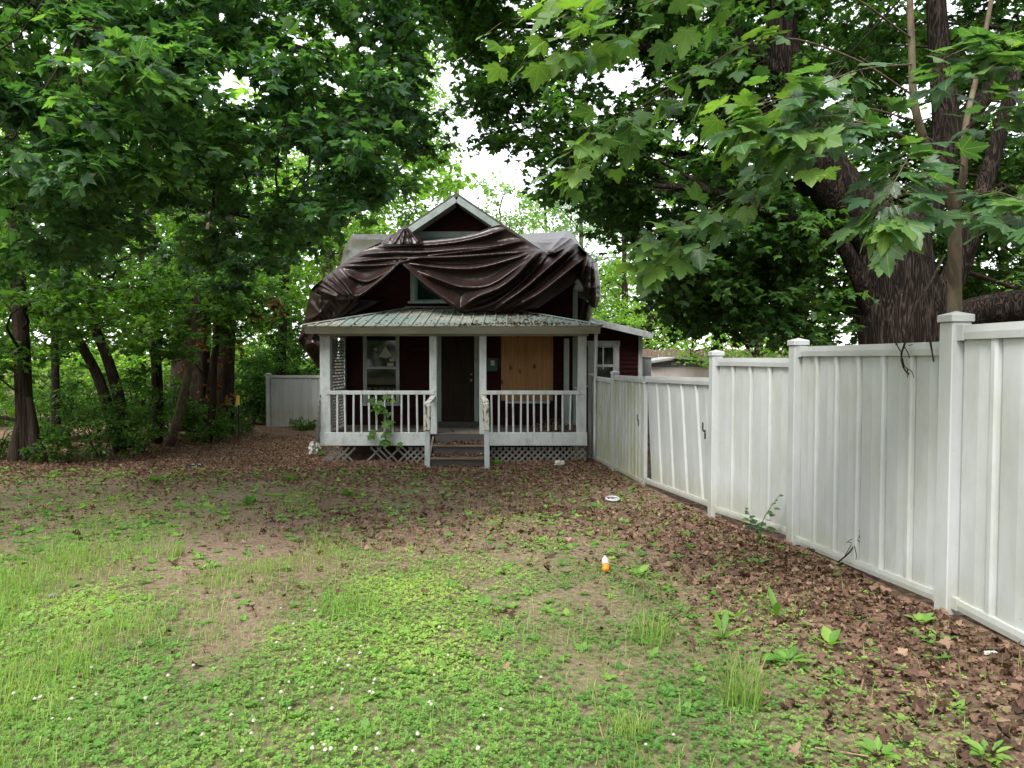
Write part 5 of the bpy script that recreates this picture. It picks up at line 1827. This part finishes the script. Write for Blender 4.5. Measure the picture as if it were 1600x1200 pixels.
def rosette_template(leaves, T, tilt=.5):
    V, Fc = [], []
    k = len(T[0])
    for i, (a, s, t) in enumerate(leaves):
        v = T[0] * s
        c, sn = math.cos(t), math.sin(t)
        v = np.column_stack([v[:, 0], v[:, 1] * c - v[:, 2] * sn, v[:, 1] * sn + v[:, 2] * c])
        ca, sa = math.cos(a), math.sin(a)
        V.append(np.column_stack([v[:, 0] * ca - v[:, 1] * sa, v[:, 0] * sa + v[:, 1] * ca, v[:, 2]]))
        Fc.append(T[1] + i * k)
    return np.vstack(V), np.vstack(Fc)


T_HEART = (np.array([[0, 0, 0], [.44, .50, .10], [.28, .98, .03], [-.28, .98, .03], [-.44, .50, .10]]),
           np.array([[0, 1, 4], [1, 2, 4], [2, 3, 4]]))
CLOVER = rosette_template([(0, 1, .25), (2.1, 1, .2), (4.2, 1, .3)], T_HEART)
CLOVER = (CLOVER[0] + np.array([0, 0, 1.3]), CLOVER[1])


def flat_mesh(pts, size, T, tint, tilt=.25, up=None):
    n = len(pts)
    a = rng.uniform(0, 6.28, n)
    d = np.column_stack([np.cos(a), np.sin(a), rng.normal(0, tilt, n)])
    nn = np.column_stack([rng.normal(0, tilt, n), rng.normal(0, tilt, n), np.ones(n)])
    return leaves_mesh(pts, d, nn, size, T, tint)


def gfn(f, gain=1.0, lo=.0, blend=.9):
    return lambda x, y: np.clip((table(GREEN, x, y) * gain + (patch(x, y, f) - .5) * blend - lo), 0, 1) * (table(GREEN, x, y) > .015)


# clover and other low round leaves
def sharp(x, y, f, k=1.7):
    g_ = table(GREEN, x, y)
    return np.clip((g_ - .5 + (patch(x, y, f) - .5) * 1.3 + (patch(x + 7, y - 3, f * 3.1) - .5) * .7) * k + .4, 0, 1) * np.clip(g_ * 2.2, 0, 1)


p = scatter(128000, 2.3, 8.5, lambda x, y: sharp(x, y, 1.7) * np.clip(1.6 - y / 7, .25, 1))
t = .42 + (patch(p[:, 0] + 9, p[:, 1], 1.5) - .5) * .9 + rng.normal(0, .16, len(p))
o = obj('clover', flat_mesh(p, rng.uniform(.008, .0175, len(p)), CLOVER, t, .22), M['clover'])
tag(o, 'low bright green clover spreading over the front of the yard', 'clover', kind='stuff')
# grass
def grass_mesh(p, h, w, tint, lean=.5):
    n = len(p)
    a = rng.uniform(0, 6.28, n)
    d = np.column_stack([np.cos(a), np.sin(a), np.zeros(n)])
    s = np.column_stack([-np.sin(a), np.cos(a), np.zeros(n)])
    L = rng.uniform(.1, lean, n)[:, None] * h[:, None]
    z = np.array([0, 0, 1.0])
    m1 = p + z * h[:, None] * .55 + d * L * .3
    m2 = p + z * h[:, None] * .95 + d * L
    V = np.stack([p - s * w[:, None], p + s * w[:, None], m1 + s * w[:, None] * .7, m1 - s * w[:, None] * .7, m2], 1)
    q = np.arange(n)[:, None] * 5
    Fc = np.concatenate([q + np.array([[0, 1, 2]]), q + np.array([[0, 2, 3]]), q + np.array([[3, 2, 4]])])
    return np_mesh('m', V.reshape(-1, 3), [Fc], True, {'tint': np.repeat(np.clip(tint, 0, 1), 5)})


p = scatter(230000, 2.3, 10.5, lambda x, y: (.12 * table(GREEN, x, y) + .88 * sharp(x + 3, y, 1.3, 1.6)) * np.clip(1.3 - y / 12, .2, 1))
tuft = np.clip((patch(p[:, 0] - 4, p[:, 1] + 2, 3.2) - .45) * 4, 0, 1)
h = rng.uniform(.025, .07, len(p)) + tuft * rng.uniform(.0, .11, len(p))
o = obj('grass', grass_mesh(p, h, rng.uniform(.0012, .0026, len(p)), .4 + rng.normal(0, .22, len(p)) + (patch(p[:, 0], p[:, 1], 1.1) - .5) * .5, .9), M['grass'])
tag(o, 'patchy fine green grass growing through the clover', 'grass', kind='stuff')
# broad leaved weeds
ROS = [rosette_template([(k * 6.28 / n_ + random.uniform(-.3, .3), random.uniform(.6, 1.1), random.uniform(.1, .75)) for k in range(n_)], T_OVAL) for n_ in (5, 6, 4)]
wm = []
for i, rt in enumerate(ROS):
    p = scatter(9000, 2.8, 13.5, lambda x, y: np.clip(gfn(2.7 + i * .4, .75, .22, 1.0)(x + i * 5, y), 0, 1) * np.clip(y / 6, .55, 1) + .012 * (y > 6) * (y < 13.5) + .05 * (table(GREEN, x, y) > .03) * (y > 3) + .012 * (y < 6))
    wm.append(flat_mesh(p, rng.uniform(.025, .06, len(p)) * (1 + .06 * p[:, 1]), rt, .4 + rng.normal(0, .2, len(p)), .15))
for i, me in enumerate(wm):
    o = obj('weeds', me, M['clover'])
    tag(o, ['small broad leaved weeds scattered over bare soil', 'low ragged green weeds between the litter and the clover', 'tiny four leaved weeds dotted across the yard'][i], 'weeds', kind='stuff')

# fallen leaves
def lfn(x, y):
    L_ = table(LITTER, x, y)
    return np.clip(L_ + (patch(x, y, 1.3) - .5) * .7 * np.clip(L_ * 3 - .15, 0, 1), .001, 1) * np.where(L_ < .12, .35, 1)


p = scatter(50000, 2.4, 9.5, lfn)
p[:, 2] += .006
o = obj('leaf_crumbs', flat_mesh(p, rng.uniform(.010, .028, len(p)), T_BIT, .40 + rng.normal(0, .3, len(p)), .5), M['litter'])
tag(o, 'crumbled bits of dead leaf between the fallen leaves', 'leaf litter', kind='stuff')
for i, tc_ in enumerate(T_CRUMP):
    p = scatter(5200, 2.4, 8.8, lfn)
    p[:, 2] += rng.uniform(.0, .03, len(p))
    o = obj('leaf_litter', flat_mesh(p, rng.uniform(.028, .075, len(p)), tc_, .38 + rng.normal(0, .26, len(p)), .38), M['litter'])
    tag(o, ['crumpled brown maple leaves in the bank along the fence', 'broad withered leaves lying over the litter by the fence', 'narrow folded dead leaves in the litter by the fence', 'ragged dark dead leaves in the litter by the fence'][i], 'leaf litter', kind='stuff')
p = scatter(20000, 2.4, 8.6, lfn)
o = obj('leaf_litter', flat_mesh(p, rng.uniform(.015, .036, len(p)), T_DEAD, .34 + rng.normal(0, .26, len(p)), .55), M['litter'])
tag(o, 'brown fallen leaves banked along the foot of the white fence', 'leaf litter', kind='stuff')
p = scatter(90000, 8.6, 20, lambda x, y: lfn(x, y))
p[:, 2] += rng.uniform(.0, .03, len(p))
T_DEADLOW = (np.array([[0, 0, .1], [.4, .3, .2], [.3, .8, .0], [-.1, 1, .2], [-.45, .5, .22], [0, .45, -.05]]), np.array([[5, 0, 1], [5, 1, 2], [5, 2, 3], [5, 3, 4], [5, 4, 0]]))
o = obj('leaf_litter', flat_mesh(p, rng.uniform(.03, .075, len(p)), T_CHIP, .45 + rng.normal(0, .25, len(p)), .40), M['litter'])
tag(o, 'reddish brown leaf litter covering the ground before the porch and wood', 'leaf litter', kind='stuff')
# straw, chips and twigs on the bare soil
p = scatter(60000, 2.4, 10, lambda x, y: np.clip(.85 - table(GREEN, x, y) * .8, .08, 1) * .7)
p[:, 2] += rng.uniform(.006, .02, len(p))
L = rng.uniform(.012, .045, len(p)) * np.where(rng.random(len(p)) < .05, 2.5, 1)
o = obj('straw_debris', flat_mesh(p, L, T_STRAW, .6 + rng.normal(0, .35, len(p)), .18), M['litter'])
tag(o, 'dry straw and twig bits strewn over the bare soil', 'debris', kind='stuff')


# leaves lying on the porch roof, gutter, deck and treads
def leaf_heap(name, label, pts, s0, s1, tilt=.35):
    pts = np.array(pts)
    o = obj(name, flat_mesh(pts, rng.uniform(s0, s1, len(pts)), T_DEADLOW, .4 + rng.normal(0, .24, len(pts)), tilt), M['litter'])
    tag(o, label, 'fallen leaves', kind='stuff')


pts = []
while len(pts) < 420:
    x = random.gauss(PX(815, 15.6), .55) if random.random() < .75 else random.uniform(EX0, EX1)
    t_ = random.random() if random.random() < .6 else random.uniform(0, .12)
    if t_ < tmax(x) - .03:
        pts.append(tuple(rp(x, t_, .012)))
for i in range(140):
    x = random.gauss(PX(728, 14.7), .28)
    pts.append((x, random.uniform(14.63, 14.84), gzt + random.uniform(-.04, .015)))
leaf_heap('fallen_leaves', 'brown leaves caught on the porch roof and in its gutter', pts, .04, .085)
pts = []
for i in range(3):
    y1 = (sy + [14.96])[i + 1]
    for k in range(110):
        pts.append((random.uniform(ax + .02, bx_ - .02), sy[i] + (y1 - sy[i]) * random.betavariate(2.2, 1.0), sz[i] + random.uniform(.004, .04)))
leaf_heap('fallen_leaves', 'brown leaves lying on the porch steps', pts, .045, .09)
pts = []
for k in range(260):
    x = random.gauss(PX(865, 15.4), .35)
    if x < DX1 - .15:
        pts.append((x, random.uniform(15.1, 16.2), DECK + random.uniform(0, .22) * math.exp(-((x - PX(868, 15.4)) / .4) ** 2)))
for k in range(60):
    pts.append((random.uniform(DX0 + .2, DX1 - .2), random.uniform(15.1, 16.7), DECK + .01))
leaf_heap('fallen_leaves', 'heap of brown leaves in the right corner of the porch deck', pts, .05, .09)

# ------------------------------------------------------------------ white clover flowers
fl = bpy.data.meshes.new('flower_head')
bmf = bmesh.new()
bmesh.ops.create_icosphere(bmf, subdivisions=2, radius=.5)
for v in bmf.verts:
    v.co *= 1 + random.uniform(-.22, .18)
    v.co.z *= .85
bmf.to_mesh(fl)
bmf.free()
M['petal'] = worn('clover_petal', (0.42, 0.41, 0.33), (0.30, 0.24, 0.19), 30, .5, .75, .8)
fl.materials.append(M['petal'])
stm = tube_mesh([(np.array([(0, 0, -3.4), (.1, 0, -1.5), (0, 0, -.3)]), np.full(3, .06))], 4)
stm.materials.append(M['clover'])
spots = []
for cx_, cy_, s_, n_ in ((500, 1030, 90, 16), (430, 1130, 60, 12), (540, 1175, 70, 8), (90, 1120, 60, 8), (690, 1120, 120, 8), (620, 1060, 70, 6), (250, 1090, 90, 5), (1000, 1150, 90, 2)):
    for _ in range(n_):
        spots.append((random.gauss(cx_, s_), min(1192, max(960, random.gauss(cy_, s_ * .45)))))
for a, b in spots:
    if not 0 < a < 1500:
        continue
    g_ = ground_at(a, b)
    s = random.uniform(.012, .019)
    o = bpy.data.objects.new('clover_flower', fl)
    o.location = g_ + Vector((0, 0, s * 3.2))
    o.scale = (s, s, s)
    o.rotation_euler = (random.uniform(-.3, .3), random.uniform(-.3, .3), random.uniform(0, 6))
    link(o)
    tag(o, 'small round white clover flower head standing in the clover', 'flower', 'white clover flowers')
    c_ = bpy.data.objects.new('stem', stm)
    link(c_, o)


# ------------------------------------------------------------------ single plants
def plant(label, base, stems, leaf_list, mat='clover', T=T_OVAL, cat='plant', name='weed_plant', smat='clover', tint=.45):
    """stems: list of (pts, r); leaf_list: (pos, dir, size, normal)"""
    t = empty(name, base)
    tag(t, label, cat)
    for pts_, r in stems:
        tube('stem', t, M[smat], pts_, r, r * .5, 5, 8)
    pos = np.array([tuple(l[0]) for l in leaf_list])
    d = np.array([tuple(l[1]) for l in leaf_list])
    s = np.array([l[2] for l in leaf_list])
    n_ = np.array([tuple(l[3]) for l in leaf_list])
    leaf_objects(t, pos, d, n_, s, T, tint + rng.normal(0, .15, len(pos)), M[mat], 'plant' + mat + str(len(T[0])))
    return t


T_BROAD = (np.array([[0, 0, 0], [.26, .12, .05], [.40, .38, .06], [.30, .72, .02], [0, 1.08, -.16], [-.30, .72, .02], [-.40, .38, .06], [-.26, .12, .05], [0, .45, -.03]]),
           np.array([[8, i, i + 1] for i in range(0, 7)] + [[8, 7, 0]]))
# tall weed by the fence
b = ground_at(1196, 848) + Vector((-.05, 0, 0))
S, Lf = [], []
for dx, hh, top in ((-.10, .34, -.16), (.04, .46, .16)):
    pts_ = [b, b + Vector((dx * .5, -.02, hh * .5)), b + Vector((top, -.04, hh))]
    S.append((pts_, .006))
    for k in range(9):
        f = .3 + .7 * k / 8
        q_ = pts_[0].lerp(pts_[2], f) + Vector((random.uniform(-.01, .01), 0, 0))
        a = k * 2.4
        s = .115 * (1.15 - .75 * f) * random.uniform(.8, 1.1)
        Lf.append((q_, Vector((math.cos(a), math.sin(a) * .7 - .2, random.uniform(-.1, .35))), s, Vector((random.uniform(-.3, .3), -.4, 1))))
plant('leafy green weed with two stems growing against the fence', b, S, Lf, 'leaf_near', T_BROAD)
b = ground_at(1128, 800) + Vector((-.06, -.03, 0))
Lf = []
S = []
for k in range(5):
    e = b + Vector((random.uniform(-.12, .1), random.uniform(-.1, .05), random.uniform(.12, .34)))
    S.append(([b, (b + e) / 2 + Vector((0, 0, .03)), e], .003))
    for j in range(6):
        Lf.append((b.lerp(e, .35 + .13 * j), Vector((random.uniform(-1, 1), random.uniform(-1, .3), .1)), random.uniform(.03, .055), Vector((0, -.3, 1))))
plant('thin leafy weed at the foot of the post beside the gate', b, S, Lf, 'leaf_near', T_OVAL)


def rosette(label, px_, py_, n_, s0, s1, tilt0, tilt1, T=T_OVAL, mat='clover', tint=.5):
    b = ground_at(px_, py_)
    L_ = []
    for k in range(n_):
        a = k * 6.283 / n_ + random.uniform(-.3, .3)
        ti = random.uniform(tilt0, tilt1)
        d = Vector((math.cos(a) * math.cos(ti), math.sin(a) * math.cos(ti), math.sin(ti)))
        L_.append((b + d * .02 + Vector((0, 0, .01)), d, random.uniform(s0, s1), Vector((-math.cos(a) * math.sin(ti), -math.sin(a) * math.sin(ti), math.cos(ti)))))
    S_ = [([b + Vector((0, 0, -.02)), b + Vector((.002, 0, .0)), b + Vector((0, 0, .03))], .004)]
    plant(label, b, S_, L_, mat, T, tint=tint)


T_LANCE = (np.array([[0, 0, 0], [.08, .25, .03], [.15, .6, .03], [.09, .88, -.02], [0, 1.05, -.08], [-.09, .88, -.02], [-.15, .6, .03], [-.08, .25, .03], [0, .5, -.02]]), T_BROAD[1])
rosette('three leaved seedling on the litter below the tall fence weed', 1182, 884, 4, .07, .10, .3, .7, T_BROAD, 'leaf_near', .75)
rosette('upright pale green dandelion leaves left of the leaf bank', 1130, 1000, 5, .10, .17, .5, 1.2, T_LANCE)
rosette('single tall leaf weed standing in the brown litter', 1212, 972, 4, .09, .17, .7, 1.4, T_LANCE)
rosette('round leaved weed clump at the edge of the leaf bank', 1150, 968, 8, .05, .085, .2, .8, T_BROAD)
rosette('dandelion rosette on bare soil near the tall grass tuft', 1232, 1036, 12, .09, .15, .1, .5, T_LANCE, 'clover', .35)
rosette('pair of upright leaves in the litter below the fence', 1296, 1012, 4, .08, .14, .6, 1.2, T_LANCE, 'clover', .6)
rosette('small notched weed near the foot of the large post', 1440, 974, 6, .05, .09, .2, .6, T_MID, 'clover', .55)
rosette('broad leaved weed clump right of the orange bottle', 1000, 900, 9, .06, .11, .15, .7, T_BROAD)
rosette('broad leaved weed clump above the orange bottle', 965, 868, 8, .05, .09, .15, .6, T_BROAD)
rosette('big green weed at the bottom edge, right of centre', 1372, 1185, 9, .04, .075, .2, .7, T_BROAD, 'clover', .55)
rosette('bottom right corner weed with spreading leaves', 1545, 1185, 11, .05, .09, .15, .6, T_LANCE, 'clover', .5)
rosette('leafy weed at the foot of the right stair post', 776, 727, 8, .10, .18, .3, 1.0, T_BROAD, 'leaf_wood', .5)
rosette('dark weed in front of the leaning lattice', 503, 712, 6, .09, .15, .3, .9, T_BROAD, 'leaf_wood', .4)
rosette('dark green weed clump on the litter, left of the steps', 452, 752, 9, .10, .18, .2, .8, T_BROAD, 'leaf_wood', .45)
rosette('dark green weed clump near the middle of the yard', 545, 775, 8, .08, .15, .2, .8, T_BROAD, 'leaf_wood', .5)
rosette('bluish weed clump at the far left of the grass', 245, 755, 8, .10, .18, .3, .9, T_BROAD, 'leaf_wood', .5)
rosette('grey green weed standing alone on the bare path', 390, 790, 8, .09, .15, .4, 1.1, T_BROAD, 'leaf_wood', .55)
rosette('bushy seedling beside the lattice right of the steps', 905, 722, 8, .09, .15, .3, 1.0, T_BROAD, 'leaf_wood', .5)


def tuft_of(label, px_, py_, n_, h0, h1, spread, tint=.5, w=.0028):
    b = ground_at(px_, py_)
    a = rng.uniform(0, 6.28, n_)
    r = spread * np.sqrt(rng.uniform(0, 1, n_))
    p_ = np.column_stack([b.x + r * np.cos(a), b.y + r * np.sin(a), np.full(n_, b.z)])
    o = obj('grass_tuft', grass_mesh(p_, rng.uniform(h0, h1, n_), rng.uniform(w * .6, w, n_), tint + rng.normal(0, .2, n_), 1.0), M['grass'])
    tag(o, label, 'grass tuft', 'grass tufts')


tuft_of('tall green grass tuft in front of the leaf bank at lower right', 1160, 1105, 120, .14, .36, .09)
tuft_of('rounded olive grass tuft at the bottom, right of centre', 985, 1145, 160, .05, .11, .08, .75, .002)
tuft_of('soft green grass tuft below the bare patch at centre left', 545, 955, 200, .08, .16, .22, .35)
tuft_of('green grass tuft right of the orange bottle and lower', 1020, 1000, 140, .08, .2, .16, .35)
tuft_of('wispy grass tuft beside the left bare patch', 265, 870, 90, .08, .22, .14, .45)
tuft_of('grass tuft on the left edge of the bare path', 100, 870, 90, .08, .22, .2, .5)

# vine on the porch railing
vb = P(600, 692, 14.9)
Lf, S = [], [([P(603, 700, 14.93), P(601, 660, 14.92), P(603, 618, 14.92)], .007), ([P(600, 694, 14.92), P(610, 655, 14.92), P(606, 614, 14.92)], .006)]
for k in range(26):
    Lf.append((P(random.gauss(601, 9), random.uniform(618, 692), 14.90 + random.uniform(-.06, .02)), Vector((random.uniform(-1, 1), -.4, random.uniform(-1, -.1))), random.uniform(.10, .17), Vector((random.uniform(-.3, .3), -1, .5))))
plant('green grape vine climbing the left porch railing', vb, S, Lf, 'leaf_wood', T_MID, 'vine', 'climbing_vine', 'bark_dark')

# bare vines hanging over the fence and a dead branch leaning on it
hv = empty('hanging_vine', P(1415, 600, 4.86))
tag(hv, 'bare brown vine stems hanging over the fence top beside the large post', 'vine')
for pts_, r in (([(1475, 400, 6.40), (1452, 445, 5.90), (1440, 462, 5.60), (1428, 485, 5.30), (1416, 530, 4.86), (1408, 555, 4.91), (1412, 575, 4.88), (1420, 585, 4.83)], .010),
                ([(1440, 462, 5.60), (1448, 480, 5.40), (1452, 520, 4.72), (1456, 548, 4.58), (1459, 565, 4.56)], .009),
                ([(1395, 480, 5.60), (1397, 520, 5.11), (1402, 540, 4.96), (1410, 552, 4.90)], .006), ([(1366, 503, 5.36), (1382, 502, 5.22), (1394, 506, 5.13), (1400, 540, 4.97)], .004),
                ([(1412, 540, 4.88), (1419, 552, 4.83), (1421, 560, 4.82)], .004), ([(1410, 560, 4.90), (1414, 573, 4.87), (1424, 580, 4.80), (1428, 590, 4.77)], .004), ([(1418, 576, 4.84), (1418, 590, 4.84)], .0035),
                ([(1420, 540, 4.83), (1426, 538, 4.78)], .003), ([(1408, 456, 5.70), (1425, 458, 5.70), (1440, 455, 5.70)], .006)):
    tube('stem', hv, M['bark_dark'], [P(*q_) for q_ in pts_], r, r * .55, 6, 14)
br_ = empty('dead_branch', P(1318, 872, 5.62))
tag(br_, 'bare dead twig with side shoots leaning against the fence', 'branch')
yb0 = 5.60
for pts_, r in (([(1310, 878, 0), (1328, 862, .0), (1345, 835, -.06), (1359, 810, -.12)], .007), ([(1318, 872, 0), (1330, 850, 0), (1324, 847, 0)], .003), ([(1340, 843, -.05), (1352, 858, -.1), (1354, 862, -.1)], .003),
                ([(1346, 835, -.06), (1332, 842, 0), (1322, 848, 0)], .003), ([(1335, 853, -.04), (1338, 872, -.06), (1328, 880, 0)], .003), ([(1352, 822, -.09), (1342, 830, -.07)], .0025)):
    tube('stem', br_, M['bark_dark'], [P(a, b_, yb0 + c_) for a, b_, c_ in pts_], r, r * .6, 5, 10)

# ------------------------------------------------------------------ odds and ends in the yard
bo = ground_at(947, 897)
bt = empty('plastic_bottle', bo)
tag(bt, 'small bottle with orange base and pink label lying in the weeds', 'bottle')
axd = Vector((.05, .75, .35)).normalized()
prof = lambda l: [bo + Vector((0, 0, .028)) + axd * (v * .75) for v in l]
obj('base', tube_mesh([(np.array([tuple(v) for v in prof([0, .012, .05, .08])]), .75 * np.array([.022, .034, .036, .036]))], 16), M['orange'], bt)
obj('body', tube_mesh([(np.array([tuple(v) for v in prof([.081, .10, .115])]), .75 * np.array([.036, .037, .037]))], 16), M['plastic'], bt)
obj('label', tube_mesh([(np.array([tuple(v) for v in prof([.115, .16, .17])]), .75 * np.array([.0375, .0375, .036]))], 16), M['pink'], bt)
obj('neck', tube_mesh([(np.array([tuple(v) for v in prof([.17, .195, .205, .225])]), .75 * np.array([.036, .022, .014, .014]))], 16), M['plastic'], bt)
li = ground_at(957, 783)
a_ = np.linspace(0, 2 * np.pi, 33)
ring = np.column_stack([li.x + .088 * np.cos(a_), li.y + .088 * np.sin(a_), li.z + .035 + .01 * np.sin(a_)])
ld = empty('drink_cup_cover', li)
tag(ld, 'clear round plastic cup lid on the litter near the gate', 'cup lid')
obj('rim', tube_mesh([(ring, np.full(33, .012))], 8), M['plastic'], ld)
obj('disc', hull([(li.x + .08 * math.cos(t_), li.y + .08 * math.sin(t_), li.z + .026 + dz) for t_ in np.linspace(0, 6.2, 20) for dz in (0, .003)]), M['tin'], ld)
tr = ground_at(303, 730)
ty = empty('plastic_tray', tr)
tag(ty, 'dark plastic tray with white packets lying on the litter at left', 'tray')
box('base', ty, M['black'], tr.x - .15, tr.x + .15, tr.y - .07, tr.y + .07, tr.z + .005, tr.z + .025, .006)
for s in (-1, 1):
    box('wall', ty, M['black'], tr.x - .15, tr.x + .15, tr.y + s * .07 - .006, tr.y + s * .07 + .006, tr.z + .026, tr.z + .065, .004)
for k in range(4):
    box('packet', ty, M['plastic'], tr.x - .12 + k * .065, tr.x - .07 + k * .065, tr.y - .05, tr.y + .05, tr.z + .026, tr.z + .05 + .01 * (k % 2), .008)


def crumple(name, label, c_, r, mat, cat, fl_=.6, seed=1):
    rr = random.Random(seed)
    bmx = bmesh.new()
    bmesh.ops.create_icosphere(bmx, subdivisions=3, radius=1)
    for v in bmx.verts:
        n_ = v.co.normalized()
        k = 1 + .28 * math.sin(5 * n_.x + seed) * math.sin(6 * n_.y + 1) + .22 * math.sin(11 * n_.z + 7 * n_.x) + rr.uniform(-.08, .08)
        v.co = Vector((n_.x * r[0] * k, n_.y * r[1] * k, max(n_.z, -.5) * r[2] * k))
        v.co += Vector(c_)
    me = bpy.data.meshes.new('m')
    bmx.to_mesh(me)
    bmx.free()
    tag(obj(name, me, M[mat]), label, cat)


g1 = ground_at(488, 712)
crumple('plastic_bag', 'crumpled white bag at the foot of the leaning lattice', g1 + Vector((.02, .1, .15)), (.11, .10, .17), 'paper', 'bag', seed=2)
g1 = ground_at(875, 728)
crumple('paper_ball', 'crumpled pale paper on the litter before the right lattice', g1 + Vector((0, 0, .05)), (.10, .07, .06), 'paper', 'paper', seed=5)
g1 = ground_at(1548, 1024)
crumple('paper_scrap', 'torn white paper scrap on the litter near the large post', g1 + Vector((0, 0, .015)), (.034, .014, .009), 'paper', 'paper', seed=8)
g1 = ground_at(82, 935)
crumple('paper_scrap', 'greyish paper scrap in the clover at the left edge', g1 + Vector((0, 0, .02)), (.035, .018, .010), 'lattice', 'paper', seed=9)
mk = empty('marker_stake', Vector((P(373, 660, 19.5).x, 19.5, float(gz(P(373, 660, 19.5).x, 19.5)))))
tag(mk, 'black stake with a small yellow marker plate by the wood', 'stake')
mx = mk.location.x
beam('stake', mk, M['black'], (mx, 19.5, GR - .1), (mx, 19.5, PZ(618, 19.5)), .035, .025, (1, 0, 0))
box('plate', mk, M['yellow'], mx - .045, mx + .045, 19.46, 19.48, PZ(633, 19.46), PZ(618, 19.46), .004)

# service cables from the house to a pole out by the road
for nm, pts_ in (('to the right through the old maple', [P(920, 402, 16.6), (2.6, 11, 4.9), (3.4, 5.5, 6.1), (4.2, -1.0, 8.0)]),
                 ('lower one to the right under the old maple', [P(917, 412, 16.6), P(950, 403, 15.0), P(1010, 382, 12.5), (3.6, 7.0, 4.9), (4.6, -1.0, 7.4)]),
                 ('from the gable up over the yard', [P(629, 352, 16.34), P(650, 300, 14), (-1.5, 8, 5.9), (-.6, -1.0, 8.2)])):
    o = obj('service_cable', tube_mesh([(smooth_path([tuple(q_)[:3] for q_ in pts_], 30), np.full(30, .010))], 5), M['cable'])
    tag(o, 'thin black overhead cable running ' + nm, 'cable', 'service cables')
